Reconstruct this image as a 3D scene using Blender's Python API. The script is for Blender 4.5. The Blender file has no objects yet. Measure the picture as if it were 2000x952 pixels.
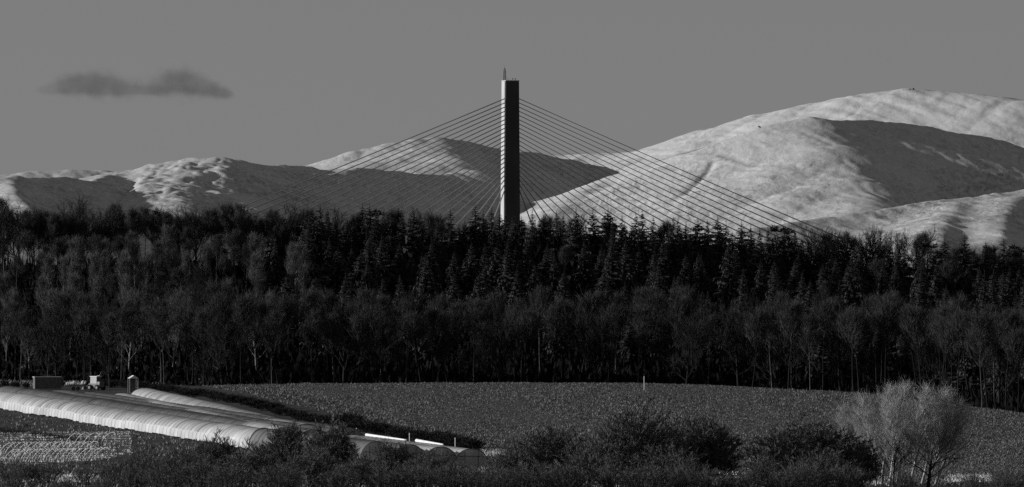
import bpy, math, random
import numpy as np

# ------------------------------------------------------------------ camera, sky, sun, exposure
scn = bpy.context.scene
K = math.tan(math.radians(4.0)) / 1000.0      # one photo pixel (2000 wide) at one metre distance
HORIZON = 520.0                               # photo row of eye level
cd = bpy.data.cameras.new('camera'); cam = bpy.data.objects.new('camera', cd)
scn.collection.objects.link(cam); scn.camera = cam
cam.location = (0, 0, 0); cam.rotation_euler = (math.radians(90), 0, 0)
cd.angle = math.radians(8.0); cd.shift_y = (HORIZON - 476.0) / 2000.0
cd.clip_start = 1.0; cd.clip_end = 120000.0

SUN_EL, SUN_AZ = 12.0, -4.0                    # degrees above ground; degrees from due left towards the camera
w = bpy.data.worlds.new('World'); scn.world = w; w.use_nodes = True
nt = w.node_tree; bg = nt.nodes['Background']
sky = nt.nodes.new('ShaderNodeTexSky'); sky.sky_type = 'NISHITA'; sky.sun_disc = False
sky.sun_elevation = math.radians(SUN_EL); sky.sun_rotation = math.radians(-90.0 - SUN_AZ)
sky.air_density = 1.0; sky.dust_density = 0.3; sky.ozone_density = 1.0; sky.altitude = 0
sep = nt.nodes.new('ShaderNodeSeparateColor')             # red-filtered black and white film
nt.links.new(sky.outputs[0], sep.inputs[0])
gam = nt.nodes.new('ShaderNodeMath'); gam.operation = 'POWER'; gam.inputs[1].default_value = 0.44
nt.links.new(sep.outputs[0], gam.inputs[0])
nt.links.new(gam.outputs[0], bg.inputs['Color'])
bg.inputs['Strength'].default_value = 0.1035
sl = bpy.data.lights.new('sun', 'SUN'); sl.energy = 4.6; sl.angle = math.radians(0.5); sl.color = (1, 1, 1)
so = bpy.data.objects.new('sun', sl); scn.collection.objects.link(so)
from mathutils import Vector
SUNDIR = Vector((-math.cos(math.radians(SUN_EL)) * math.cos(math.radians(SUN_AZ)),
                 -math.cos(math.radians(SUN_EL)) * math.sin(math.radians(SUN_AZ)), math.sin(math.radians(SUN_EL))))
so.rotation_euler = SUNDIR.to_track_quat('Z', 'Y').to_euler(); so.location = (-300, 600, 200)
vs = scn.view_settings; vs.view_transform = 'Standard'; vs.look = 'None'; vs.gamma = 1.0; vs.exposure = 0.0
vs.use_curve_mapping = False
scn.cycles.max_bounces = 5; scn.cycles.diffuse_bounces = 2; scn.cycles.volume_bounces = 1
scn.cycles.transparent_max_bounces = 8; scn.cycles.use_denoising = False
scn.cycles.volume_step_rate = 1.0

# ------------------------------------------------------------------ helpers
def lin(a): return np.asarray(a, dtype=np.float64)
def pix(u, r, Y): return np.array([(u - 1000.0) * K * Y, Y, (HORIZON - r) * K * Y])
def link(o): scn.collection.objects.link(o); return o
def tag(o, label=None, cat=None, group=None, kind=None):
    if label: o['label'] = label
    if cat: o['category'] = cat
    if group: o['group'] = group
    if kind: o['kind'] = kind
    return o
def empty(name, loc=(0, 0, 0), rz=0.0, label=None, cat=None, group=None):
    o = bpy.data.objects.new(name, None); o.location = tuple(loc); o.rotation_euler = (0, 0, rz)
    o.empty_display_size = 0.5
    return tag(link(o), label, cat, group)

class MB:
    """collects vertices and faces, then links them as one mesh object"""
    def __init__(s): s.v = []; s.f = []
    def add(s, vs_, fs):
        b = len(s.v); s.v.extend([tuple(p) for p in vs_]); s.f.extend([tuple(i + b for i in f) for f in fs])
    def box(s, x0, x1, y0, y1, z0, z1):
        s.add([(x0,y0,z0),(x1,y0,z0),(x1,y1,z0),(x0,y1,z0),(x0,y0,z1),(x1,y0,z1),(x1,y1,z1),(x0,y1,z1)],
              [(0,3,2,1),(4,5,6,7),(0,1,5,4),(1,2,6,5),(2,3,7,6),(3,0,4,7)])
    def taper(s, cx, cy, z0, z1, a0, b0, a1, b1):
        s.add([(cx-a0,cy-b0,z0),(cx+a0,cy-b0,z0),(cx+a0,cy+b0,z0),(cx-a0,cy+b0,z0),
               (cx-a1,cy-b1,z1),(cx+a1,cy-b1,z1),(cx+a1,cy+b1,z1),(cx-a1,cy+b1,z1)],
              [(0,3,2,1),(4,5,6,7),(0,1,5,4),(1,2,6,5),(2,3,7,6),(3,0,4,7)])
    def tube(s, pts, rad, n=6, cap=True):
        pts = [np.asarray(p, float) for p in pts]; m = len(pts)
        if not hasattr(rad, '__len__'): rad = [rad] * m
        b = len(s.v); prev = None
        for i, p in enumerate(pts):
            d = pts[min(i+1, m-1)] - pts[max(i-1, 0)]; L = np.linalg.norm(d); d = d / L if L > 0 else np.array([0,0,1.])
            if prev is None:
                a = np.cross(d, [0,0,1.] if abs(d[2]) < .9 else [1.,0,0])
            else:
                a = prev - d * np.dot(prev, d)
            a /= np.linalg.norm(a); prev = a; c = np.cross(d, a)
            for k in range(n):
                t = 2*math.pi*k/n; q = p + rad[i]*(a*math.cos(t)+c*math.sin(t)); s.v.append(tuple(q))
        for i in range(m-1):
            for k in range(n):
                k2 = (k+1) % n
                s.f.append((b+i*n+k, b+i*n+k2, b+(i+1)*n+k2, b+(i+1)*n+k))
        if cap:
            s.f.append(tuple(b+k for k in range(n))[::-1]); s.f.append(tuple(b+(m-1)*n+k for k in range(n)))
    def tri(s, a, b, c):
        i = len(s.v); s.v += [tuple(a), tuple(b), tuple(c)]; s.f.append((i, i+1, i+2))
    def mesh(s, name, mat, smooth=False):
        me = bpy.data.meshes.new(name); me.from_pydata(s.v, [], s.f)
        if mat: me.materials.append(mat)
        if smooth: me.polygons.foreach_set('use_smooth', [True]*len(me.polygons))
        me.update(); return me
    def build(s, name, mat, parent=None, smooth=False):
        o = bpy.data.objects.new(name, s.mesh(name, mat, smooth)); link(o)
        if parent: o.parent = parent
        return o

def child(name, me, parent):
    o = bpy.data.objects.new(name, me); link(o); o.parent = parent; return o

# ------------------------------------------------------------------ materials (all greys: the photograph is black and white)
def grey(name, v, rough=0.9, spec=0.1, var=0.0, scale=1.0, stretch=(1,1,1), bump=0.0, bscale=None, detail=4.0, bdist=0.1):
    m = bpy.data.materials.new(name); m.use_nodes = True; t = m.node_tree; b = t.nodes['Principled BSDF']
    b.inputs['Base Color'].default_value = (v, v, v, 1); b.inputs['Roughness'].default_value = rough
    b.inputs['Specular IOR Level'].default_value = spec
    if var or bump:
        tc = t.nodes.new('ShaderNodeTexCoord'); mp = t.nodes.new('ShaderNodeMapping'); mp.inputs['Scale'].default_value = stretch
        t.links.new(tc.outputs['Object'], mp.inputs['Vector'])
    if var:
        n = t.nodes.new('ShaderNodeTexNoise'); n.inputs['Scale'].default_value = scale; n.inputs['Detail'].default_value = detail
        t.links.new(mp.outputs[0], n.inputs['Vector'])
        r = t.nodes.new('ShaderNodeMapRange'); r.inputs['From Min'].default_value = .3; r.inputs['From Max'].default_value = .7
        r.inputs['To Min'].default_value = v*(1-var); r.inputs['To Max'].default_value = v*(1+var)
        t.links.new(n.outputs['Fac'], r.inputs['Value']); t.links.new(r.outputs[0], b.inputs['Base Color'])
    if bump:
        n2 = t.nodes.new('ShaderNodeTexNoise'); n2.inputs['Scale'].default_value = bscale or scale; n2.inputs['Detail'].default_value = 5
        t.links.new(mp.outputs[0], n2.inputs['Vector'])
        bp = t.nodes.new('ShaderNodeBump'); bp.inputs['Strength'].default_value = bump; bp.inputs['Distance'].default_value = bdist
        t.links.new(n2.outputs['Fac'], bp.inputs['Height']); t.links.new(bp.outputs[0], b.inputs['Normal'])
    return m

M = {}
M['soil'] = grey('field_soil', .085, var=.45, scale=.6, bump=.6, bscale=1.5, bdist=.25)
M['crop'] = grey('crop_leaf', .12, rough=.6, spec=.3, var=.5, scale=.35)
M['turf'] = grey('rough_grass', .055, var=.4, scale=.25, bump=.6, bscale=1.2, bdist=.2)
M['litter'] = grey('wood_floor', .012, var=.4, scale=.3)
M['needle'] = grey('needles', .048, rough=.8, var=.45, scale=.5)
M['bark_dark'] = grey('dark_bark', .035, var=.4, scale=1.5)
M['bark_mid'] = grey('grey_bark', .08, var=.4, scale=1.2)
M['bark_pale'] = grey('pale_bark', .2, rough=.7, var=.55, scale=1.6, stretch=(1,1,.6))
M['twig'] = grey('twigs', .065, var=.35, scale=.4)
M['twig_dark'] = grey('dark_twigs', .035, var=.35, scale=.4)
M['twig_pale'] = grey('pale_twigs', .38, var=.3, scale=.4)
M['concrete_dark'] = grey('shaded_concrete', .075, var=.2, scale=.15, stretch=(1,1,.2))  # the pylon front's shade is put into this colour; the deck shares it
M['concrete'] = grey('pale_concrete', .47, var=.12, scale=.3, stretch=(1,1,.3))
M['bark_white'] = grey('white_bark', .36, rough=.7, var=.5, scale=2.2, stretch=(1,1,.5))
M['bark_wood'] = grey('wood_bark', .018, var=.4, scale=1.5)
M['bark_birch'] = grey('wood_birch_bark', .08, var=.6, scale=1.2)
M['twig_light'] = grey('light_twigs', .125, var=.35, scale=.4)
M['bark_limb'] = grey('limb_bark', .22, var=.6, scale=1.5)
M['brush'] = grey('brush', .006)  # near black: shade under the trees put into the colour
M['twig_near'] = grey('near_twigs', .12, var=.35, scale=.5)
M['steel_dark'] = grey('dark_steel', .06, rough=.5, spec=.4)
M['cable'] = grey('cable_sheath', .30, rough=.45, spec=.4)
M['white'] = grey('white_sheet', .8, rough=.5, spec=.3, var=.06, scale=.5)
M['straw'] = grey('pale_straw', .6, var=.5, scale=1.3, bump=.5, bscale=3, bdist=.1)
M['mulch'] = grey('mulch_film', .38, rough=.5, spec=.3, var=.6, scale=.9)
M['hoop'] = grey('hoop_metal', .5, rough=.4, spec=.5)
M['leek'] = grey('row_leaves', .16, rough=.55, spec=.3, var=.6, scale=1.5)
M['rubber'] = grey('tyre_rubber', .02)
M['paint'] = grey('dull_paint', .12, rough=.5, spec=.3, var=.3, scale=1)
M['bird'] = grey('black_feathers', .012)
M['stone'] = grey('dark_stone', .05, var=.3, scale=.6)

def tunnel_mat(name, v, tr=.35, rough=.35, stripes=True):
    m = bpy.data.materials.new(name); m.use_nodes = True; t = m.node_tree; b = t.nodes['Principled BSDF']; out = t.nodes['Material Output']
    tc = t.nodes.new('ShaderNodeTexCoord'); n = t.nodes.new('ShaderNodeTexNoise'); n.inputs['Scale'].default_value = .22; n.inputs['Detail'].default_value = 6
    t.links.new(tc.outputs['Object'], n.inputs['Vector'])
    r = t.nodes.new('ShaderNodeMapRange'); r.inputs['From Min'].default_value = .3; r.inputs['From Max'].default_value = .7
    r.inputs['To Min'].default_value = v*.75; r.inputs['To Max'].default_value = v*1.2
    t.links.new(n.outputs['Fac'], r.inputs['Value']); t.links.new(r.outputs[0], b.inputs['Base Color'])
    if stripes:                        # grimy seams along the hoops, painted in place of rib shading, a broad one at every fifth
        def mth(op, a, c):
            q = t.nodes.new('ShaderNodeMath'); q.operation = op
            for i, z in enumerate((a, c)):
                if isinstance(z, (int, float)): q.inputs[i].default_value = z
                else: t.links.new(z, q.inputs[i])
            return q.outputs[0]
        sx_ = t.nodes.new('ShaderNodeSeparateXYZ'); t.links.new(tc.outputs['Object'], sx_.inputs[0])
        s1 = mth('LESS_THAN', mth('FRACT', mth('DIVIDE', sx_.outputs[1], 3.6), 0), .16)
        s2 = mth('LESS_THAN', mth('FRACT', mth('DIVIDE', sx_.outputs[1], 21.6), 0), .075)
        pan = t.nodes.new('ShaderNodeTexWhiteNoise'); pan.noise_dimensions = '1D'; t.links.new(mth('FLOOR', mth('DIVIDE', sx_.outputs[1], 3.6), 0), pan.inputs['W'])
        fac = mth('SUBTRACT', mth('ADD', .86, mth('MULTIPLY', pan.outputs[0], .28)), mth('ADD', mth('MULTIPLY', s1, .26), mth('MULTIPLY', s2, .22)))
        t.links.new(mth('MULTIPLY', r.outputs[0], fac), b.inputs['Base Color'])
    b.inputs['Roughness'].default_value = rough; b.inputs['Specular IOR Level'].default_value = .5
    tl = t.nodes.new('ShaderNodeBsdfTranslucent'); tl.inputs['Color'].default_value = (v*1.2, v*1.2, v*1.2, 1)
    mx = t.nodes.new('ShaderNodeMixShader'); mx.inputs[0].default_value = tr
    t.links.new(b.outputs[0], mx.inputs[1]); t.links.new(tl.outputs[0], mx.inputs[2]); t.links.new(mx.outputs[0], out.inputs['Surface'])
    n2 = t.nodes.new('ShaderNodeTexNoise'); n2.inputs['Scale'].default_value = 1.2
    t.links.new(tc.outputs['Object'], n2.inputs['Vector'])
    bp = t.nodes.new('ShaderNodeBump'); bp.inputs['Strength'].default_value = .35; bp.inputs['Distance'].default_value = .15
    t.links.new(n2.outputs['Fac'], bp.inputs['Height']); t.links.new(bp.outputs[0], b.inputs['Normal'])
    return m
M['film'] = tunnel_mat('tunnel_film', .62, .22)
M['film_old'] = tunnel_mat('old_tunnel_film', .25)
M['skirt'] = tunnel_mat('tunnel_skirt', .68, .2, stripes=False)
M['end_film'] = tunnel_mat('tunnel_end_film', .6, .55, stripes=False)

def snow_mat():
    m = bpy.data.materials.new('snowy_hill'); m.use_nodes = True; t = m.node_tree; b = t.nodes['Principled BSDF']
    b.inputs['Roughness'].default_value = .85; b.inputs['Specular IOR Level'].default_value = .1
    tc = t.nodes.new('ShaderNodeTexCoord')
    def noise(scale, st, det=6, rough=.6, dist=0.):
        mp = t.nodes.new('ShaderNodeMapping'); mp.inputs['Scale'].default_value = st
        t.links.new(tc.outputs['Object'], mp.inputs['Vector'])
        n = t.nodes.new('ShaderNodeTexNoise'); n.inputs['Scale'].default_value = scale; n.inputs['Detail'].default_value = det
        n.inputs['Roughness'].default_value = rough; n.inputs['Distortion'].default_value = dist
        t.links.new(mp.outputs[0], n.inputs['Vector']); return n
    def rng(node, a, b_, c, d):
        r = t.nodes.new('ShaderNodeMapRange'); r.inputs['From Min'].default_value = a; r.inputs['From Max'].default_value = b_
        r.inputs['To Min'].default_value = c; r.inputs['To Max'].default_value = d
        t.links.new(node.outputs[0], r.inputs['Value']); return r
    big = rng(noise(.005, (1, .45, 1), 6, .65), .30, .66, .12, 1)
    fine = rng(noise(.075, (1, .28, 1), 8, .75, .9), .38, .66, 0, 1)
    mul = t.nodes.new('ShaderNodeMath'); mul.operation = 'MULTIPLY'; t.links.new(big.outputs[0], mul.inputs[0]); t.links.new(fine.outputs[0], mul.inputs[1])
    sz = t.nodes.new('ShaderNodeSeparateXYZ'); t.links.new(tc.outputs['Object'], sz.inputs[0])      # less snow lies on the lower ground
    alt = t.nodes.new('ShaderNodeMapRange'); alt.inputs['From Min'].default_value = 110; alt.inputs['From Max'].default_value = 330
    alt.inputs['To Min'].default_value = 1.2; alt.inputs['To Max'].default_value = .55; t.links.new(sz.outputs[2], alt.inputs['Value'])
    m2 = t.nodes.new('ShaderNodeMath'); m2.operation = 'MULTIPLY'; t.links.new(mul.outputs[0], m2.inputs[0]); t.links.new(alt.outputs[0], m2.inputs[1]); mul = m2
    col = rng(mul, 0, .85, .64, .20)
    t.links.new(col.outputs[0], b.inputs['Base Color'])
    n3 = noise(.05, (1, .35, 1), 8, .68)
    bp = t.nodes.new('ShaderNodeBump'); bp.inputs['Strength'].default_value = .22; bp.inputs['Distance'].default_value = 4.0
    t.links.new(n3.outputs['Fac'], bp.inputs['Height']); t.links.new(bp.outputs[0], b.inputs['Normal'])
    return m
M['snow'] = snow_mat()

# ------------------------------------------------------------------ terrain functions
def smooth(a, b, x):
    t = np.clip((x - a) / (b - a), 0, 1); return t*t*(3-2*t)
_rt = np.random.RandomState(5).rand(256, 256)
def vnoise(x, y, seed=0):
    x = np.asarray(x, float) + seed*17.3; y = np.asarray(y, float) + seed*9.1
    xi = np.floor(x).astype(int); yi = np.floor(y).astype(int); fx = x-xi; fy = y-yi
    fx = fx*fx*fx*(fx*(fx*6-15)+10); fy = fy*fy*fy*(fy*(fy*6-15)+10)
    g = lambda a, b: _rt[a % 256, b % 256]
    return (g(xi,yi)*(1-fx)*(1-fy)+g(xi+1,yi)*fx*(1-fy)+g(xi,yi+1)*(1-fx)*fy+g(xi+1,yi+1)*fx*fy)*2-1

CREST = ([-300,0,400,600,1000,1250,1400,1690,1850,2000,2300], [744,745,754,750,748,749,754,769,790,808,850])
CRESTZ = ([-300,0,500,1250,1700,2000,2300], [-27.5,-27.5,-27,-27,-28,-29.5,-30.5])
TREETOP = ([-300,0,450,700,1000,1300,1500,1700,1850,2000,2300], [402,402,402,410,418,430,447,462,474,490,510])
Y_TOP = 2090.0
def crest_y(u): return -np.interp(u, *CRESTZ) / (K*(np.interp(u, *CREST)-HORIZON))
def top_z(u): return (HORIZON-np.interp(u, *TREETOP))*K*Y_TOP - 17.0
def ground_z(x, y):
    x = np.asarray(x, float); y = np.asarray(y, float)
    u = np.clip(1000 + x/(K*np.maximum(y, 900.)), -300, 2300)
    dc = crest_y(u); zc = np.interp(u, *CRESTZ); zt = top_z(u); yf = dc+90
    near = -2.2 + (-30+2.2)*smooth(5, 420, y)
    fld = -30 + (zc+30)*smooth(1150, dc, y)
    z = np.where(y < 900, near, fld)
    dip = zc - 4.0*smooth(0, 70, y-dc)
    z = np.where(y > dc, dip, z)
    up = (zc-4) + (zt-(zc-4))*np.clip((y-yf)/(Y_TOP-yf), 0, 1)
    z = np.where(y > yf, up, z)
    back = zt + (-38-zt)*smooth(Y_TOP+15, 2750, y)
    z = np.where(y > Y_TOP+15, back, z)
    z = z + .12*vnoise(x/9., y/40., 3)*smooth(1000, 1100, y)
    return z
def gpt(u, r):
    """where the sight line through photo pixel (u, r) meets the ground"""
    Y = np.linspace(700, 2100, 5601); z = (HORIZON-r)*K*Y; g = ground_z((u-1000)*K*Y, Y)
    i = np.argmax(z <= g)
    if z[i] > g[i]: i = len(Y)-1
    return np.array([(u-1000)*K*Y[i], Y[i], g[i]])
def on_ground(u, Y): x = (u-1000)*K*Y; return np.array([x, Y, float(ground_z(x, Y))])

def grid_obj(name, xs, ys, zf, mat, smooth_=True, mask=None, dz=0.0):
    X, Yg = np.meshgrid(xs, ys); Z = zf(X, Yg) + dz; nx, ny = len(xs), len(ys)
    v = np.stack([X.ravel(), Yg.ravel(), Z.ravel()], 1)
    i = np.arange((ny-1)*(nx-1)); r = i // (nx-1); c = i % (nx-1); a = r*nx+c
    f = np.stack([a, a+1, a+nx+1, a+nx], 1)
    if mask is not None: f = f[mask(X, Yg)[:-1, :-1].ravel() & mask(X, Yg)[1:, 1:].ravel()]
    me = bpy.data.meshes.new(name); me.vertices.add(len(v)); me.vertices.foreach_set('co', v.ravel())
    me.loops.add(f.size); me.loops.foreach_set('vertex_index', f.ravel().astype(np.int32))
    me.polygons.add(len(f)); me.polygons.foreach_set('loop_start', np.arange(len(f), dtype=np.int32)*4)
    me.polygons.foreach_set('loop_total', np.full(len(f), 4, np.int32))
    me.polygons.foreach_set('use_smooth', np.full(len(f), smooth_, bool))
    me.materials.append(mat); me.update(calc_edges=True); me.validate()
    return link(bpy.data.objects.new(name, me))

gx = np.unique(np.concatenate([np.linspace(-5000, -400, 24), np.arange(-400, 401, 4.), np.linspace(400, 5000, 24)]))
gy = np.unique(np.concatenate([np.linspace(-400, 0, 5), np.arange(0, 1000, 20.), np.arange(1000, 2200, 5.), np.linspace(2200, 3000, 30), np.linspace(3000, 40000, 40)]))
ground = grid_obj('ground', gx, gy, ground_z, M['turf']); tag(ground, kind='structure')
def u_of(x, y): return 1000 + x/(K*np.maximum(y, 1.))
# the crop field: its near-left edge is the track along the hedge
def field_edge(y): return np.interp(y, [1000,1200,1270,1390,1500,1600,1660,1720], [1010,960,900,760,640,520,390,380])
fys = np.arange(1010, 1722, 1.5); fm = MB(); fn = 160
for j, y in enumerate(fys):
    x0 = (field_edge(y)-1000)*K*y + .9*float(vnoise(y/2.3, 3.1, 5)); x1 = (2700-1000)*K*y
    xs_ = x0+(x1-x0)*np.linspace(0, 1, fn)
    yc = crest_y(np.clip(u_of(xs_, np.full(fn, y)), -300, 2300)); yy = np.minimum(np.full(fn, y), yc+4)
    zz = ground_z(xs_, yy)+.06+.05*vnoise(xs_/1.5, yy/6., 2)
    fm.v += list(zip(xs_, yy, zz))
for j in range(len(fys)-1):
    for i in range(fn-1):
        q = (j*fn+i, j*fn+i+1, (j+1)*fn+i+1, (j+1)*fn+i)
        if fm.v[q[3]][1]-fm.v[q[0]][1] > .05: fm.f.append(q)
field = fm.build('field', M['soil'], None, True); tag(field, kind='structure')
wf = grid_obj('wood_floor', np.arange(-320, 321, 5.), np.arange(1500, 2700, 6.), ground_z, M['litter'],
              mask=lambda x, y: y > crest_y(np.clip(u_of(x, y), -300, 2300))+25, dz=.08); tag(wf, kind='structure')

# ------------------------------------------------------------------ snowy hills: ridge lines with slopes either side
class Ridge:
    def __init__(s, pts, sl, sr, wd=12.0, cap=0.0):
        s.cap = cap; s.p = np.array([pix(*q) for q in pts]); s.sl = sl; s.sr = sr; s.w = wd
    def height(s, X, Y):
        H = np.full(X.shape, -1e9)
        for a, b in zip(s.p[:-1], s.p[1:]):
            d = b[:2]-a[:2]; L2 = d@d
            tu = ((X-a[0])*d[0]+(Y-a[1])*d[1])/L2; t = np.clip(tu, 0, 1)
            px, py = X-(a[0]+t*d[0]), Y-(a[1]+t*d[1]); D2 = px*px+py*py
            D = np.sqrt(D2); sn = (d[0]*py-d[1]*px)/(math.sqrt(L2)*(D+1e-6))      # +1 on the left of travel
            mixf = .5+.5*np.clip(sn*1.3, -1, 1)
            sl = s.sr+(s.sl-s.sr)*mixf
            if s.cap: sl = sl+s.cap*np.clip(-tu*math.sqrt(L2)/(D+1e-6), 0, 1)
            h = a[2]+t*(b[2]-a[2]) - sl*(np.sqrt(D2+s.w**2)-s.w)
            H = np.maximum(H, h)
        return H
def P3(rows, y0, y1):
    n = len(rows); return [(u, r, y0+(y1-y0)*i/(n-1)) for i, (u, r) in enumerate(rows)]
RID = [
    # far left whaleback
    Ridge(P3([(-300,400),(-50,358),(20,342),(70,334),(140,329),(200,331),(250,338),(330,350)], 16400, 16450), .3, .28, 25),
    # near left spur in shade, its lit nose
    Ridge([(-200,395,14000),(0,352,14380),(30,344,14450),(80,344,14570),(130,347,14690),(185,354,14850)], .35, .45),
    Ridge([(30,346,14450),(22,360,14280),(30,385,14050),(60,410,13800)], .45, .32),
    Ridge([(185,354,14950),(214,342,15230),(240,340,15420),(260,352,15560)], .35, .5, 8),
    # craggy hill, lit as far as its nose, its back falling away in shade
    Ridge([(190,352,15640),(230,331,15620),(300,318,15600),(375,313,15580),(430,314,15550),(500,319,15850),(560,323,16100),(600,328,16350),(650,341,16600)], .35, .34, 15),
    Ridge([(427,316,15550),(440,335,15330),(430,362,15080),(450,385,14850),(475,420,14500)], .40, .32, 40),
    Ridge([(365,326,15420),(350,352,15050),(345,380,14650),(350,420,14200)], .3, .18, 30),
    Ridge([(300,330,15500),(285,352,15200),(275,384,14750),(275,420,14350)], .3, .16, 20),
    Ridge([(470,319,15650),(500,322,15700),(570,335,15770),(640,340,15850),(705,327,15950),(780,331,16080),(870,344,16230),(950,366,16420),(1010,390,16600)], .30, .46, 8),
    # middle hill: left shoulder lit, long back falling away
    Ridge([(480,345,16640),(560,331,16660),(600,324,16680),(650,310,16690),(700,294,16700),(760,280,16720),(810,273,16740),(850,271,16780),
           (900,276,16930),(950,287,17100),(1000,297,17280),(1060,304,17500),(1120,314,17700),(1180,329,17900),(1215,345,18050)], .35, .43, 20),
    Ridge([(848,274,16780),(845,290,16620),(880,312,16450),(915,335,16330)], .40, .26, 50),
    # big hill behind
    Ridge([(1030,312,17900),(1100,304,17850),(1150,302,17800),(1200,300,17700),(1260,293,17600),(1330,273,17560),(1400,251,17520),(1500,223,17460),(1600,201,17400),
           (1700,184,17340),(1780,174.5,17280),(1850,178,17220),(1950,188,17120),(2000,196,17060),(2200,240,16900),(2500,330,16700)], .3, .42, 60),
    Ridge([(1070,424,15450),(1090,408,15500),(1140,378,15700),(1205,347,15950),(1290,318,16250),(1400,283,16500),(1500,255,16700)], .45, .45, 40, .5),
    # spur with the deep shaded hollow
    Ridge([(1440,266,16050),(1520,246,15800),(1582,233,15650),(1640,240,15760),(1700,239,15880),(1760,244,16000),(1850,260,16180),(1920,268,16330),(2000,288,16520),(2100,322,16750)], .25, .58, 8, .35),
    Ridge([(1582,237,15650),(1635,284,15420),(1672,344,15150),(1690,404,14850),(1720,454,14500)], .50, .42, 100),
    # low ridge in front at the right
    Ridge([(1480,442,13900),(1570,427,14000),(1620,420,14050),(1700,412,14100),(1780,401,14150),(1850,390,14200),(1930,380,14250),(2000,371,14300),(2200,342,14450)], .3, .24, 10),
    Ridge([(1872,398,14120),(1850,424,13900),(1835,455,13650),(1820,500,13300)], .52, .22, 28),
    Ridge([(1985,385,14150),(1960,420,13900),(1950,470,13550)], .5, .22, 28),
]
GULLIES = [([(1392,318),(1380,340),(1362,358),(1345,375)], 5., 8.), ([(1345,375),(1310,398),(1270,420)], 3.5, 22.), ([(1262,310),(1225,324),(1190,342)], 3., 8.), ([(262,350),(245,372),(235,395)], 8., 14.)]
hx = np.arange(-1420, 1421, 4.0); hy = np.arange(12700, 18600, 8.0)
HX, HY = np.meshgrid(hx, hy)
kk = 7.0
hs = [r.height(HX, HY) for r in RID] + [np.full(HX.shape, -40.0)]
hm = np.max(hs, 0); HZ = hm + kk*np.log(sum(np.exp((h-hm)/kk) for h in hs))
amp = smooth(-30, 60, HZ)
sx = HX+.55*HY; sy = HY-.55*HX
HZ += amp*(6*vnoise(HX/190, HY/260, 1) + 1.6*vnoise(HX/75, HY/160, 2) + 1.1*vnoise(sx/28, sy/150, 4) + .75*vnoise(sx/14, sy/70, 6) + .5*vnoise(HX/16, HY/30, 7))
HZ -= amp*1.6*np.clip(.12-np.abs(vnoise(sx/95, sy/330, 9)), 0, 1)/.12*smooth(-.1, .5, vnoise(HX/260, HY/400, 10))
# crags of the left hill
crag = smooth(240, 290, u_of(HX, HY))*(1-smooth(430, 470, u_of(HX, HY)))*smooth(14300, 14700, HY)*(1-smooth(15500, 15700, HY))
HZ += crag*(5*np.abs(vnoise(HX/45, HY/60, 11)) + 3*np.abs(vnoise(HX/20, HY/40, 12)))
def hill_hit(u, r):
    j = np.arange(len(hy)); x = (u-1000)*K*hy; ix = np.clip(((x-hx[0])/4.0).astype(int), 0, len(hx)-1)
    z = (HORIZON-r)*K*hy; g = HZ[j, ix]; i = np.argmax(z <= g)
    if z[i] > g[i]: i = np.argmin(z-g)
    return np.array([x[i], hy[i], g[i]])
for pts, dep, wd in GULLIES:
    q = [hill_hit(*p) for p in pts]; best = np.full(HX.shape, 1e18)
    for a, b in zip(q[:-1], q[1:]):
        d = b[:2]-a[:2]; t = np.clip(((HX-a[0])*d[0]+(HY-a[1])*d[1])/(d@d), 0, 1)
        best = np.minimum(best, (HX-a[0]-t*d[0])**2+(HY-a[1]-t*d[1])**2)
    HZ -= dep*np.exp(-best/(wd*wd))
edge = smooth(12700, 13000, HY); HZ = -42 + (HZ+42)*edge
hills = grid_obj('hills', hx, hy, lambda X, Y: HZ, M['snow']); tag(hills, kind='structure')

# ------------------------------------------------------------------ tree makers (each returns trunk and crown meshes, unit: metres)
def rot_about(d, ax, a):
    return d*math.cos(a)+np.cross(ax, d)*math.sin(a)+ax*np.dot(ax, d)*(1-math.cos(a))
def perp(d, rg):
    a = np.array([rg.gauss(0,1), rg.gauss(0,1), rg.gauss(0,1)]); a -= d*np.dot(a, d); return a/np.linalg.norm(a)
def unit(a): return a/np.linalg.norm(a)

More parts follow.
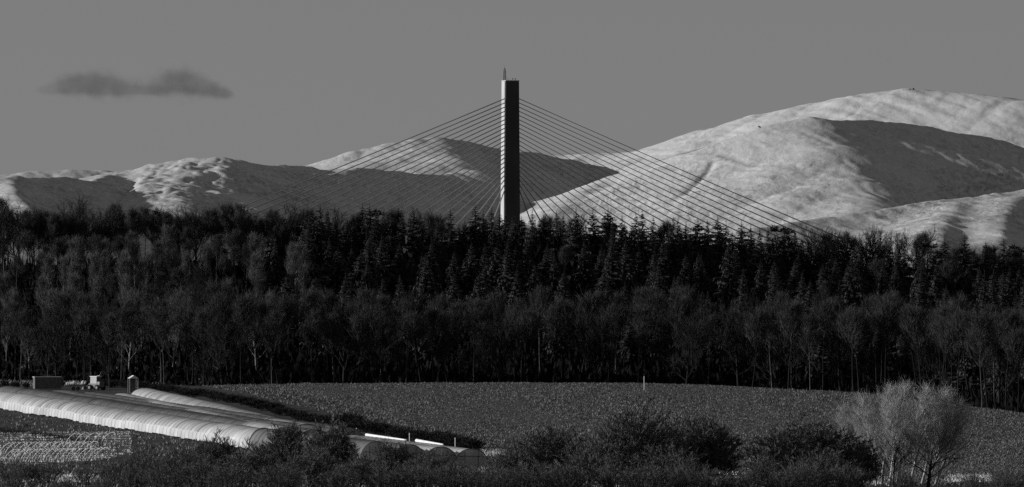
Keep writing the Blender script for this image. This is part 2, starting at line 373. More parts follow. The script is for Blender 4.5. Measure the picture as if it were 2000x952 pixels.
def twig(mb, p, d, L, wd, rg):
    s = perp(d, rg)*wd; bend = d*.5*L+perp(d, rg)*L*.08
    mb.tri(p-s, p+s, p+d*L); 
def bare_tree(seed, H, spread, r0, clear=.35, fork=False, nb=12, n2=5, n3=6, n4=3, up=.55, tw=.018, twl=.9, stems=1, droop=0.0, steep=False):
    """leafless tree: trunk and limbs in one mesh, twig crown in the other"""
    rg = random.Random(seed); T = MB(); C = MB()
    def limb(p, d, L, r, lev, upb):
        n = 4 if lev == 1 else 3; pts = [p]; q = p; dd = d
        for i in range(n):
            dd = unit(dd+perp(dd, rg)*.16+np.array([0,0,upb*.28])); q = q+dd*L/n; pts.append(q)
        rr = [r*(1-.75*i/n) for i in range(n+1)]
        (T if lev == 1 else C).tube(pts, rr, 4 if lev == 1 else 3, cap=False)
        return pts, dd
    def along(pts, t):
        f = t*(len(pts)-1); i = min(int(f), len(pts)-2); return pts[i]+(pts[i+1]-pts[i])*(f-i), unit(pts[i+1]-pts[i])
    for st in range(stems):
        base = np.zeros(3) if stems == 1 else np.array([rg.uniform(-.5,.5), rg.uniform(-.5,.5), 0])
        lean = unit(np.array([rg.gauss(0,.05), rg.gauss(0,.05), 1]) + (np.array([rg.gauss(0,.3), rg.gauss(0,.3), 0]) if stems > 1 else 0))
        m = 7; pts = [base]; q = base; d = lean
        TH = H*(.62 if fork else .93)*rg.uniform(.88, 1.0)
        for i in range(m):
            d = unit(d+perp(d, rg)*(.09 if fork else .045)+np.array([0,0,.05])); q = q+d*TH/m; pts.append(q)
        T.tube(pts, [r0*((1-.85*i/m) if not fork else (1-.6*i/m)) for i in range(m+1)], 6, cap=False)
        for k in range(nb):
            t = clear+(1-clear)*((k+rg.random())/nb); p, td = along(pts, t)
            az = k*2.4+rg.uniform(-.5,.5); ang = rg.uniform(.55, 1.05) if not fork else rg.uniform(.4, 1.25)
            side = np.array([math.cos(az), math.sin(az), 0]); ang = ang*.66 if steep else ang; dd = unit(td*math.cos(ang)+side*math.sin(ang))
            L = spread*(1.05-.62*(t-clear)/(1-clear) if not fork else rg.uniform(.75, 1.1))
            L = min(L, (H*1.02-p[2])/max(.35, dd[2]+.25)) if H > p[2]+.6 else .6
            b1, e1 = limb(p, dd, L, r0*.42*(1-.6*t)+.012, 1, up)
            for j in range(n2):
                t2 = .25+.75*(j+rg.random())/n2; p2, d2 = along(b1, t2)
                dd2 = unit(d2+perp(d2, rg)*rg.uniform(.5, .95)+np.array([0,0,up*.5])); L2 = L*rg.uniform(.3, .5)*(1.15-.5*t2)
                b2, e2 = limb(p2, dd2, L2, .030*(r0/.15)**.5, 2, up)
                for i in range(n3):
                    t3 = .2+.8*(i+rg.random())/n3; p3, d3 = along(b2, t3)
                    d4 = unit(d3+perp(d3, rg)*rg.uniform(.3, .85)+np.array([0,0,up*.4-droop])); L3 = twl*rg.uniform(.6, 1.2)
                    twig(C, p3, d4, L3, tw, rg)
                    for h in range(n4):
                        p5 = p3+d4*L3*rg.uniform(.15, .9)
                        twig(C, p5, unit(d4+perp(d4, rg)*rg.uniform(.3,.8)+np.array([0,0,.12-droop])), L3*rg.uniform(.4,.75), tw*.8, rg)
    return T, C

def spruce(seed, H, W, dens=1.0, ragged=.25):
    rg = random.Random(seed); T = MB(); C = MB()
    T.tube([(0,0,0),(0,0,H*.5),(0,0,H*.985)], [H*.011+.03, H*.007+.02, .015], 5, cap=False)
    nw = int(H*2.0*dens); ph = rg.random()*6
    for k in range(nw):
        t = k/(nw-1); z = H*(.10+.885*t); R = W*.5*(1-t)**.86*(1+rg.uniform(-ragged, ragged))+.10
        if t < .18: R *= .55+t*2.5
        n = max(5, int(6+4*(1-t)))
        for j in range(n):
            if rg.random() < .10: continue
            az = ph+k*1.1+j*2*math.pi/n+rg.uniform(-.3,.3); L = R*rg.uniform(.68, 1.15); zz = z+rg.uniform(-.25,.25)
            o = np.array([math.cos(az), math.sin(az), 0]); s = np.array([-o[1], o[0], 0])
            dr = .50*(1-t)-.10+rg.uniform(-.12,.12)
            tip = o*L+np.array([0,0,zz-dr*L+.10*L]); mid = o*L*.5+np.array([0,0,zz-dr*L*.62]); root = np.array([0,0,zz+.05])
            wd = .30*L+.16
            C.tri(root, mid+s*wd*.6-np.array([0,0,.10*L]), tip); C.tri(root, tip, mid-s*wd*.6-np.array([0,0,.10*L]))
            for q in range(5):
                f = .22+.17*q+rg.uniform(-.06,.06); pp = root+(tip-root)*f+np.array([0,0,-.12*dr*L])
                for sg in (-1, 1):
                    e = pp+s*sg*wd*(1.25-.9*f)*rg.uniform(.8,1.4)+o*L*.22+np.array([0,0,-.14*L*rg.random()-.08])
                    C.tri(pp-o*.10*L, pp+o*.10*L, e)
                if q % 2 == 0:
                    C.tri(pp-s*.13*L, pp+s*.13*L, pp+o*.1*L-np.array([0,0,(.30*L+.2)*rg.uniform(.6,1.3)]))
    for j in range(5): C.tri((-.05,0,H*.95+j*.02*H), (.05,0,H*.95+j*.02*H), (rg.uniform(-.12,.12), rg.uniform(-.1,.1), H*(.985+.004*j)))
    return T, C

def pine(seed, H, W):
    """rounded, clumpy evergreen"""
    rg = random.Random(seed); T = MB(); C = MB()
    T.tube([(0,0,0),(.1,0,H*.5),(0,.1,H*.93)], [.2,.14,.05], 5, cap=False)
    for k in range(34):
        t = rg.random(); z = H*(.30+.68*t); R = W*.5*math.sqrt(max(.03, 1-(t*1.5-.45)**2))*rg.uniform(.4,1.0)
        az = rg.random()*6.283; c = np.array([R*math.cos(az), R*math.sin(az), z]); T.tube([(0,0,z-.6), c], [.05,.02], 3, cap=False)
        for j in range(60):
            d = np.array([rg.gauss(0,1), rg.gauss(0,1), abs(rg.gauss(0,.8))]); d = unit(d)
            p = c+d*rg.uniform(0,.75); s = perp(d, rg)*.16; C.tri(p-s, p+s, p+d*.45)
    return T, C

def shrub(seed, H, W, n=26, tw=.02, twl=.7, n3=7):
    rg = random.Random(seed); T = MB(); C = MB()
    for k in range(n):
        az = rg.random()*6.283; rr = math.sqrt(rg.random()); base = np.array([math.cos(az)*rr*W*.22, math.sin(az)*rr*W*.22, 0])
        top = np.array([math.cos(az)*rr*W*.5, math.sin(az)*rr*W*.5, H*math.sqrt(max(.12, 1-.8*rr*rr))*rg.uniform(.78,1.0)])
        mid = (base+top)/2+np.array([rg.gauss(0,.12), rg.gauss(0,.12), .12*H]); T.tube([base, mid, top], [.05,.03,.012], 3, cap=False)
        for j in range(7):
            f = .2+.8*(j+rg.random())/7; p = (base+(mid-base)*2*f) if f < .5 else mid+(top-mid)*(2*f-1)
            d = unit(np.array([math.cos(az)*rr+rg.gauss(0,.6), math.sin(az)*rr+rg.gauss(0,.6), .7+rg.random()*.6])); L = twl*rg.uniform(.7,1.5)
            twig(C, p, d, L, tw*1.3, rg)
            for h in range(n3):
                q = p+d*L*rg.random(); twig(C, q, unit(d+perp(d, rg)*rg.uniform(.4,1.0)), L*rg.uniform(.4,.9), tw, rg)
    return T, C

def dome_tree(seed, H, W, n=120, tw=.02, twl=.62, low=.12, sec=9, n3=9, lop=0.0):
    """low tree: short trunk, limbs arching out to a domed shell of fine twigs"""
    rg = random.Random(seed); T = MB(); C = MB()
    forks = []
    for k in range(3):
        q = np.array([0,0,0.]); pts = [q+np.array([rg.gauss(0,.15), rg.gauss(0,.15), 0])]; d = unit(np.array([rg.gauss(0,.35), rg.gauss(0,.35), 1]))
        for i in range(5): d = unit(d+perp(d, rg)*.14); pts.append(pts[-1]+d*H*.11)
        T.tube(pts, [H*.028*(1-.12*i) for i in range(6)], 6, cap=False); forks.append(pts)
    for k in range(n):
        az = k*2.39996+rg.uniform(-.3,.3); el = math.asin(low+(1-low)*((k+.5)/n)) if rg.random() < .8 else rg.uniform(.1, 1.5)
        R = rg.uniform(.80, 1.03)*(1+lop*math.cos(az))+.09*math.sin(az*3+seed)+.07*math.sin(el*5+az*2)
        top = np.array([W*.5*R*math.cos(el)*math.cos(az), W*.5*R*math.cos(el)*math.sin(az), H*.10+H*.90*R*math.sin(el)])
        f = forks[k % 3]; b = f[rg.randrange(1, 6)]
        mid = b*.5+top*.5+np.array([rg.gauss(0,.25), rg.gauss(0,.25), H*.05*rg.random()])
        pts = [b, b*.7+mid*.3+np.array([0,0,.06*H]), mid, mid*.45+top*.55+np.array([0,0,.02*H]), top]
        big = k % 5 == 0; (T if big else C).tube(pts, [x*(1.6 if big else 1)*H/9 for x in (.075,.055,.04,.025,.008)], 4 if big else 3, cap=False)
        out = unit(top-np.array([0,0,H*.15]))
        for j in range(sec):
            t = .42+.58*(j+rg.random())/sec; fi = t*4; i = min(int(fi), 3); p = pts[i]+(pts[i+1]-pts[i])*(fi-i)
            d = unit(out+perp(out, rg)*rg.uniform(.4, 1.3)+np.array([0,0,.25])); L = twl*rg.uniform(.8, 1.9)*H/9
            twig(C, p, d, L, tw*1.5, rg)
            for h in range(n3):
                q = p+d*L*rg.random(); twig(C, q, unit(d+perp(d, rg)*rg.uniform(.3,.9)+np.array([0,0,.1])), L*rg.uniform(.35,.8), tw, rg)
    return T, C

class Proto:
    def __init__(s, TC, H, bark, leaf, trunk='trunk', crown='crown', name_dome=False):
        T, C = TC; s.H = H; s.names = (trunk, crown)
        s.t = T.mesh(trunk, bark, True); s.c = C.mesh(crown, leaf)
        co = np.array(C.v); s.top = float(np.percentile(co[:,2], 97.5 if name_dome else 99.9))
def plant(name, proto, loc, h, label, cat, group=None, rz=0.0, wide=1.0):
    k = h/proto.top; o = empty(name, loc, rz, label, cat, group); o.scale = (k*wide, k*wide, k)
    child(proto.names[0], proto.t, o); child(proto.names[1], proto.c, o); return o

SPR = [Proto(spruce(100+i, 16, [8.6,9.4,7.2,10.2,8.0,9.0][i], 1.0, [.2,.3,.25,.4,.25,.3][i]), 16, M['bark_dark'], M['needle']) for i in range(6)]
PIN = [Proto(pine(200+i, 14, 7.5), 14, M['bark_dark'], M['needle']) for i in range(2)]
ASH = [Proto(bare_tree(300+i, 17, [4.2,4.8,3.7,4.1][i], .17, .60, False, 17, 7, 7, 4, .8, .030, 1.9), 17, M['bark_wood'], M['twig']) for i in range(4)]
BIR = [Proto(bare_tree(330+i, 17, [3.2,3.7,3.4][i], .15, .56, False, 18, 6, 7, 4, .7, .025, 1.6, droop=.15), 17, M['bark_birch'], M['twig']) for i in range(3)]
OAK = [Proto(bare_tree(360+i, 15, [6.2,6.8,5.8][i], .30, .26, True, 15, 8, 8, 4, .45, .028, 1.6), 15, M['bark_wood'], M['twig_dark']) for i in range(3)]
BRS = [Proto(bare_tree(380+i, 12, [3.0,3.4,2.8][i], .13, .22, False, 20, 6, 7, 4, .95, .022, 1.8), 12, M['bark_pale'], M['twig_light']) for i in range(3)]
SHR = [Proto(shrub(400+i, 3.2, 5.0, 34, .03, .75, 8), 3.2, M['bark_dark'], M['twig_dark'], 'stem', 'twigs') for i in range(3)]

# ------------------------------------------------------------------ the wood on the slope
rnd = random.Random(77)
def column(u):
    for lim, txt in ((110,'above the dark container'),(220,'above the farm vehicle'),(330,'behind the small gabled shelter'),(440,'below the craggy lit hill'),
                     (560,'below the shaded hillside'),(660,'below the small lit spur'),(770,'below the long cable ends'),
                     (870,'below the half-lit middle hill'),(955,'below the steepest cables'),(1030,'at the foot of the bridge pylon'),(1120,'below the dark valley'),
                     (1210,'below the lit flank edge'),(1300,'below the lit flank'),(1400,'below the snow gully'),(1500,'below the bright flank'),
                     (1600,'below the far cable ends'),(1700,'below the low ridge tip'),(1800,'behind the pale birch clump'),(1900,'below the low snow ridge')):
        if u < lim: return txt
    return 'at the low wood end'
def tree_label(kind, u, f, k, rel):
    row = 'on the skyline' if f > .93 else 'in the top rows' if f > .75 else 'high up' if f > .55 else 'halfway up' if f > .36 else 'low down' if f > .15 else 'in the front row'
    size = 'tall ' if rel > 1.12 else 'short ' if rel < .88 else ''
    return f'{size}{kind} {row} {column(u)}'
used = {}
placed = []
def wood_tree(sp, u, Y, h, f):
    p = on_ground(u, Y); i = rnd.randrange(100)
    if sp == 'spruce':
        q = i % 6; pr = SPR[q]; kind = ['dark spruce','broad dark spruce','slim dark spruce','ragged broad spruce','narrow dark spruce','dark spruce'][q]; cat='spruce'; g='spruces in the wood on the slope'; nm='spruce_tree'
    elif sp == 'pine':
        pr = PIN[i % 2]; kind='round-headed dark pine'; cat='pine'; g='pines in the wood on the slope'; nm='pine_tree'
    elif sp == 'scrub':
        pr = BRS[i % 3]; kind='pale slender tree'; cat='tree'; g='pale bare trees in the wood on the slope'; nm='bare_tree'
    elif sp == 'oak':
        pr = OAK[i % 3]; kind='broad bare tree'; cat='tree'; g='bare trees in the wood on the slope'; nm='bare_tree'
    elif sp == 'birch':
        pr = BIR[i % 3]; kind='pale-stemmed birch'; cat='birch'; g='birches in the wood on the slope'; nm='birch_tree'
    else:
        pr = ASH[i % 4]; kind='bare grey tree'; cat='tree'; g='bare trees in the wood on the slope'; nm='bare_tree'
    lab = tree_label(kind, u, f, i, h/16.0)
    o = plant(nm, pr, p-np.array([0,0,.15]), h, lab, cat, g, rnd.random()*6.283, rnd.uniform(.95, 1.25) if sp in ('spruce','pine') else rnd.uniform(.88, 1.15))
    placed.append((p[0], p[1])); return o

# skyline trees traced one by one: photo column, photo row of the top
SKY_SPR = [(428,428),(552,420),(600,404),(611,410),(625,400),(640,407),(708,399),(722,397),(736,412),(750,409),(778,402),(808,412),(820,416),(880,408),(928,399),(944,412),(960,406),(976,414),
           (1018,420),(1040,412),(1062,417),(1087,412),(1100,417),(1125,409),(1158,407),(1188,406),(1215,421),(1242,417),(1254,411),(1276,421),(1315,425),(1324,426),(1340,434),(1363,426),(1382,427),
           (1402,423),(1418,436),(1448,434),(1466,441),(1484,446),(1500,445),(1553,450),(1632,448),(1650,455),(1720,458),(1845,463),(1884,457),(1925,470),(1960,466),(1992,478)]
for u in np.arange(588, 1560, 18.0):
    SKY_SPR.append((u+rnd.uniform(-5,5), float(np.interp(u, *TREETOP))+rnd.uniform(6, 24)))
for u in np.arange(1565, 2010, 17.0):
    SKY_SPR.append((u+rnd.uniform(-5,5), float(np.interp(u, *TREETOP))+rnd.uniform(6, 26)))
SKY_SPR += [(988,415),(1003,417)]
for u, r in SKY_SPR:
    Y = rnd.uniform(2045, 2088); z = float(ground_z((u-1000)*K*Y, Y)); wood_tree('spruce', u, Y, (HORIZON-r)*K*Y - z, 1.0)
for u, r in ((1518,440),(1532,443),(1985,476),(1812,470),(733,408)):
    Y = rnd.uniform(2050, 2080); z = float(ground_z((u-1000)*K*Y, Y)); wood_tree('pine', u, Y, (HORIZON-r)*K*Y - z, 1.0)
SKY_BARE = [(-12,394,'oak'),(20,404,'ash'),(55,402,'ash'),(90,406,'oak'),(118,408,'ash'),(8,378,'birch'),(38,388,'oak'),(75,402,'ash'),(105,408,'ash'),(135,398,'oak'),(165,377,'oak'),(200,392,'oak'),(232,392,'ash'),(262,400,'ash'),(283,398,'birch'),(305,400,'birch'),(330,406,'ash'),(355,402,'oak'),
            (385,394,'oak'),(412,400,'ash'),(452,390,'ash'),(472,392,'birch'),(495,402,'oak'),(520,402,'ash'),(560,394,'oak'),(580,402,'ash'),(665,400,'oak'),(690,412,'ash'),(763,402,'ash'),(843,401,'oak'),(868,412,'ash'),(1055,415,'ash'),
            (1110,411,'oak'),(1205,424,'ash'),(1295,426,'ash'),(1575,434,'oak'),(1600,438,'oak'),(1612,448,'ash'),(1668,446,'ash'),(1690,440,'oak'),(1715,438,'oak'),(1745,446,'oak'),(1782,439,'oak'),(1800,448,'ash'),
            (1865,476,'ash'),(1905,468,'oak'),(1938,472,'ash'),(1975,480,'ash')]
for u in np.arange(-25, 575, 17.0):
    SKY_BARE.append((u+rnd.uniform(-5,5), float(np.interp(u, *TREETOP))+rnd.uniform(4, 22), rnd.choice(('ash','oak','scrub','ash'))))
for u, r, sp in SKY_BARE:
    Y = rnd.uniform(2055, 2090); z = float(ground_z((u-1000)*K*Y, Y)); wood_tree(sp, u, Y, (HORIZON-r)*K*Y - z, 1.0)
# the rest of the slope on a jittered grid
cnt = {'spruce': len(SKY_SPR), 'bare': len(SKY_BARE)}
Yr = 2050.0
rows = []
while Yr > 1500: rows.append(Yr); Yr -= (9.5 if Yr > 2020 else 21.0 if Yr > 1830 else 12.5)
for ri, Y0 in enumerate(rows):
    st = 12.0/(K*Y0); u = -60+(ri % 2)*st*.5
    while u < 2060:
        st = (10.5 if Y0 > 2020 else 21.0 if (Y0 > 1850 and u > 560) else 12.5)/(K*Y0)
        uu = u+rnd.uniform(-.34,.34)*st; Y = Y0+rnd.uniform(-4.5,4.5); u += st
        uc = min(max(uu, -300), 2300); yf = float(crest_y(uc))+68
        if Y < yf: continue
        f = (Y-yf)/(Y_TOP-yf)
        nz = .10*float(vnoise(uu/70., Y/40., 8))
        lo = np.interp(uu, [0,520,640,1000,1500,1700,2000], [9,9,.34,.22,.20,.18,.22])+nz
        con = f > lo
        if uu < 700 and not con and rnd.random() < np.interp(uu, [0,300,520,700],[.07,.05,.16,.3]) and f > .25: con = True
        if con and uu > 560 and rnd.random() < .04: con = False
        if con: sp = 'spruce'; h = rnd.choice((rnd.uniform(9.5, 13), rnd.uniform(12, 18))) if f < .8 else rnd.uniform(12, 15.5); cnt['spruce'] += 1
        else:
            q = rnd.random(); sp = 'ash' if q < .62 else 'birch' if q < .86 else 'oak'; cnt['bare'] += 1
            if uu < 620 and f > .16 and rnd.random() < .6: sp = 'scrub'
            h = rnd.uniform(20.5, 25) if f < .2 else rnd.uniform(10, 16.5)*(1 if f < .8 else 1.02)
        wood_tree(sp, uu, Y, h, f)

# the wood goes on outside the picture towards the sun: one mass, only its shade matters here
far = MB(); rr = random.Random(9)
def merge_into(mb, src, loc, k, rz):
    c, s_ = math.cos(rz), math.sin(rz); b = len(mb.v)
    mb.v.extend([(loc[0]+k*(x*c-y*s_), loc[1]+k*(x*s_+y*c), loc[2]+k*z) for x, y, z in src.v]); mb.f.extend([tuple(i+b for i in f) for f in src.f])
lowT, lowC = spruce(901, 16, 6.2, .6)
for k in range(190):
    Y = rr.uniform(1760, 2090); u = rr.uniform(-750, -75) if k < 120 else rr.uniform(2075, 2420); p = on_ground(u, Y); h = rr.uniform(.75, 1.05)
    merge_into(far, lowT, p, h, 0); merge_into(far, lowC, p, h, rr.random()*6)
tag(far.build('wood_beyond', M['needle']), 'dark wood carrying on along the slope', None, None, 'stuff')

# dark undergrowth between the trunks: near-black brush added to stand in for deep shade
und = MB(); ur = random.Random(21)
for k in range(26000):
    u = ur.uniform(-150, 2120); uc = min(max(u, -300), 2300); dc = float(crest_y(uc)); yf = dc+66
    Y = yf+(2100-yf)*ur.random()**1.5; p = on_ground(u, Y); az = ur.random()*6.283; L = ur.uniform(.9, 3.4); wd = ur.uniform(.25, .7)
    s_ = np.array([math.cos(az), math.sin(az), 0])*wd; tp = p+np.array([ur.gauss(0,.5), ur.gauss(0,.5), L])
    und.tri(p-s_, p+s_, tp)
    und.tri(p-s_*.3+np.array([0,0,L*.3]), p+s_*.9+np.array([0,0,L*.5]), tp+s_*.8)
tag(und.build('shade_undergrowth', M['brush']), 'near-black brush added as shade between the trunks', None, None, 'stuff')

# ------------------------------------------------------------------ the cable-stayed bridge beyond the wood
BY = 5150.0; BP = K*BY; TH = math.radians(18)
b0 = pix(996.5, 520, BY); ZB = -36.0
bridge = empty('cable_stayed_bridge', (b0[0], BY, ZB), TH, 'tall single-pylon bridge with fans of stay cables rising behind the wood', 'bridge')
zt = (HORIZON-159)*BP - ZB; zr = lambda r: (HORIZON-r)*BP - ZB
mb = MB(); mb.taper(0, 0, 0, zt, 6.1, 3.9, 4.85, 3.5); o = mb.build('pylon_wall', M['concrete'], bridge)
for v in o.data.vertices: v.co.y += 1.1
mb = MB(); mb.taper(0, 0, 0, zt, 6.1, .75, 4.85, .7); o = mb.build('pylon_plate', M['concrete_dark'], bridge)
for v in o.data.vertices: v.co.y -= 4.55
mb = MB(); mb.taper(0, 0, 2, zt-.6, 4.0, .62, 3.0, .62); o = mb.build('gap_shade_core', M['steel_dark'], bridge)  # dark core added so the gap between wall and plate looks shaded
for v in o.data.vertices: v.co.y -= 3.2
mb = MB(); mb.box(-5.0, 5.0, -5.45, 4.8, zt+.003, zt+.55); mb.build('pylon_cap', M['concrete'], bridge)
mast = MB()
mx, my = -4.0, .2
for a, c in ((-.75,-.75),(.75,-.75),(.75,.75),(-.75,.75)):
    mast.tube([(mx+a,my+c,zt+.5),(mx+a*.75,my+c*.75,zt+7.2),(mx,my,zt+9.6)], .13, 4)
for k in range(9):
    z0 = zt+.7+k*.75; f = 1-.25*k/9; q = [(-.75,-.75),(.75,-.75),(.75,.75),(-.75,.75)]
    for i in range(4):
        a, c = q[i], q[(i+1) % 4]; mast.tube([(mx+a[0]*f,my+a[1]*f,z0),(mx+c[0]*f,my+c[1]*f,z0+.7)], .09, 3)
mast.tube([(mx,my,zt+9.3),(mx,my,zt+11)], .06, 4)
mast.build('mast', M['bark_mid'], bridge)
for lx in (1.0, 3.0):
    mb = MB(); mb.tube([(lx,-3,zt+.5),(lx,-3,zt+1.3)], .07, 5); mb.tube([(lx-.5,-3,zt+1.9),(lx-.1,-3,zt+1.35),(lx+.3,-3,zt+1.5)], [.32,.36,.2], 6); mb.build('floodlight', M['steel_dark'], bridge)
mb = MB(); mb.tube([(-2.7,-3.5,zt+.5),(-2.6,-3.5,zt+1.6),(-3.1,-3.5,zt+2.1),(-3.4,-3.5,zt+2.0)], .09, 4); mb.build('davit', M['steel_dark'], bridge)
RD = 525.0; ZD = zr(RD)
mb = MB(); DX = 330
mb.add([(-DX,-13,ZD-.6),(DX,-13,ZD-.6),(DX,13,ZD-.6),(-DX,13,ZD-.6),(-DX,-8,ZD-3),(DX,-8,ZD-3),(DX,8,ZD-3),(-DX,8,ZD-3),(-DX,-13,ZD),(DX,-13,ZD),(DX,13,ZD),(-DX,13,ZD)],
       [(4,7,6,5),(0,4,5,1),(3,2,6,7),(8,9,10,11),(0,1,9,8),(3,11,10,2),(0,8,11,3,7,4),(1,5,6,2,10,9)]); mb.build('deck', M['concrete_dark'], bridge)
NC = 22
for sd, ext in ((-1, 268.), (1, 262.)):
    for i in range(NC):
        ra = 192.5+8.2*i; za = zr(ra); xd = sd*(ext-(ext-9)*i/NC)
        xd = sd*4.5+(xd-sd*4.5)*(RD-ra)/(480-ra)                        # the same lines carried on down to the deck
        for tw_ in (-1, 1):
            xa = sd*(4.2 if sd < 0 else 4.9)
            mb = MB(); P0 = np.array([xa, -3.25+tw_*.28, za+tw_*.1]); P1 = np.array([xd, -3.25+tw_*1.75, ZD-.3])
            n = 8; pts = [P0+(P1-P0)*t/n - np.array([0,0,1.])*abs(xd)*.003*4*(t/n)*(1-t/n) for t in range(n+1)]
            mb.tube(pts, .23, 6); mb.build('stay_cable', M['cable'], bridge, True)

# ------------------------------------------------------------------ polytunnels
def tunnel(far, near, W, H, film, label, base=None, rib=3.6, skirt=True, group='polytunnels in the rows below the wood'):
    """far, near: (x, y) of the axis ends"""
    A = np.array(near, float); B = np.array(far, float); d = B-A; L = np.linalg.norm(d); d /= L
    z0 = float(ground_z(A[0], A[1])) if base is None else base
    o = empty('polytunnel', (A[0], A[1], z0), math.atan2(-d[0], d[1]), label, 'polytunnel', group)   # local +Y runs to the far end
    zs = lambda y: float(ground_z(*(A+d*y)))-z0 if base is None else 0.0
    def arch(t, k, y): a = math.pi*t; return (-W/2*k*math.cos(a)*(1+.06*math.sin(a)), y, zs(y)+H*k*math.sin(a)**.80)
    na = 20; t0 = .13 if skirt else .0; nr = max(2, int(L/rib)); C = MB(); rows_ = []; rg = random.Random(int(L*10))
    ys = []
    for i in range(nr):
        ys += [(L*i/nr, 1.0), (L*(i+.10)/nr, .965-.01*rg.random()), (L*(i+.5)/nr, .925-.03*rg.random()), (L*(i+.90)/nr, .955-.015*rg.random())]
    ys.append((L, 1.0)); b = 0
    for y, k in ys:
        for j in range(na+1): C.v.append(arch(t0+(1-2*t0)*j/na, k, y))
    for i in range(len(ys)-1):
        for j in range(na): C.f.append((i*(na+1)+j, i*(na+1)+j+1, (i+1)*(na+1)+j+1, (i+1)*(na+1)+j))
    C.build('cover', film, o, True)
    if skirt:
        for sd in (0, 1):
            S = MB(); m = 4
            for i in range(nr):
                y0, y1 = L*i/nr+.10, L*(i+1)/nr-.10; g = rg.uniform(-.02, .05)
                for q, yy in enumerate((y0, y0*.75+y1*.25, (y0+y1)/2, y0*.25+y1*.75, y1)):
                    for j in range(m+1):
                        t = .012+g*.2+(t0-.006)*j/m; x, y_, z = arch(t if sd == 0 else 1-t, 1.0+(.0,.022,.03,.022,.0)[q], yy); S.v.append((x, y_, z))
                bb = i*5*(m+1)
                for q in range(4):
                    for j in range(m): S.f.append((bb+q*(m+1)+j, bb+q*(m+1)+j+1, bb+(q+1)*(m+1)+j+1, bb+(q+1)*(m+1)+j))
            S.build('side_skirt', M['skirt'], o, True)
    for y, sg in ((.05, -1), (L-.05, 1)):
        E = MB(); n = 18; pts = [arch(j/n, .985, y) for j in range(n+1)]
        E.add(pts+[(p[0]*.5, y+sg*.12, zs(y)+(p[2]-zs(y))*.5) for p in pts], [(j, j+1, n+2+j, n+1+j) for j in range(n)])
        E.add([(p[0]*.5, y+sg*.12, zs(y)+(p[2]-zs(y))*.5) for p in pts], [tuple(range(n+1))])
        e = E.build('end_panel', M['end_film'], o)
        F = MB(); F.tube([arch(j/n, 1.0, y-.02*1) for j in range(n+1)], .06, 4); F.tube([(-W*.40, y+sg*.16, zs(y)+H*.62), (W*.40, y+sg*.16, zs(y)+H*.62)], .05, 4)
        for xx in (-W*.2, W*.2): F.tube([(xx, y+sg*.16, zs(y)), (xx, y+sg*.16, zs(y)+H*.86)], .05, 4)
        F.build('end_frame', M['paint'], e)
    return o
def ridge_xy(u, r, H): Y = (30-H)/((r-HORIZON)*K); return ((u-1000)*K*Y, Y)
def ext(a, Yn): return None
HT = 3.3
fr = ridge_xy(0, 778, HT); fr2 = ridge_xy(350, 819, HT); sl_ = (fr2[0]-fr[0])/(fr2[1]-fr[1])
lineat = lambda p, Y: (p[0]+sl_*(Y-p[1]), Y)
tunnel(lineat(fr, 1640), lineat(fr, 1178), 7.2, HT, M['film'], 'long pale polytunnel with its ribbed bright side facing the hoop field')
for (u, r, wd, lab, yn) in ((50,775.5,5.6,'dull grey polytunnel directly behind the long bright-sided one',1195),(112,777.5,5.6,'dull polytunnel with a humped end, second row behind the bright-sided one',1200),
                        (176,780.5,5.8,'dull polytunnel ending nearest the farm vehicle',1210),(12,770,5.4,'dull polytunnel ending nearest the dark container',1260)):
    p = ridge_xy(u, r, HT); tunnel(p, lineat(p, yn), wd, HT, M['film_old'], lab, skirt=False)
for (u, r, u2, r2, film, lab) in ((238,783,560,836,M['film'],'pale polytunnel whose end stands beside the small gabled shelter'),(283,776.5,600,831,M['film'],'pale polytunnel in the row along the hedge')):
    tunnel(ridge_xy(u, r, HT), ridge_xy(u2, r2, HT), 6.6, HT, film, lab, skirt=False)
RB = []
for (u, r, lab, fl) in ((735,863,'low polytunnel showing a dark arched end half hidden by bushes','film_old'),(800,868.5,'polytunnel showing the second dark arched end from the bushes','film_old'),
                    (861,873,'polytunnel with arched end just inside the outermost one','film'),(921,877,'outermost polytunnel with a tall pale arched end and white strips along its ridge','film')):
    Yn = 1085.0; x = (u-1000)*K*Yn; h = (HORIZON-r)*K*Yn+30.0
    RB.append(tunnel((x-.215*92, Yn+92), (x, Yn), 5.1, h, M[fl], lab, base=-30.0, skirt=False, group='polytunnels with arched ends facing us'))
def strip(u0, r0, u1, r1, h0, h1, lab):
    x9 = (921-1000)*K*1085.0
    def pt(u):       # the point of the outermost ridge seen at column u
        t = ((u-1000)*K*1085-x9)/(-.215-(u-1000)*K); return np.array([x9-.215*t+.45, 1085+t, 0])
    a, b = pt(u0), pt(u1); zt_ = (HORIZON-877)*K*1085
    o = empty('rolled_sheet', (a[0], a[1], zt_), 0, lab, 'plastic sheet', 'white sheets rolled up on a tunnel ridge')
    mb = MB(); d = b-a; n = 10; pts = [(d[0]*i/n, d[1]*i/n, (h0+(h1-h0)*i/n)*.45) for i in range(n+1)]
    mb.tube(pts, [(h0+(h1-h0)*i/n)*.55 for i in range(n+1)], 8); mb.build('roll', M['white'], o, True)
    st = MB()
    for i in range(1, n, 2): st.tube([(pts[i][0], pts[i][1]-.08, pts[i][2]), (pts[i][0], pts[i][1]+.08, pts[i][2])], (h0+(h1-h0)*i/n)*.57, 8)
    st.build('tie', M['bark_mid'], o)
strip(710, 848, 788, 861, .42, .22, 'long white rolled sheet along the outermost tunnel ridge')
strip(808, 858, 860, 868, .48, .2, 'short white rolled sheet beside the nearer arched end')
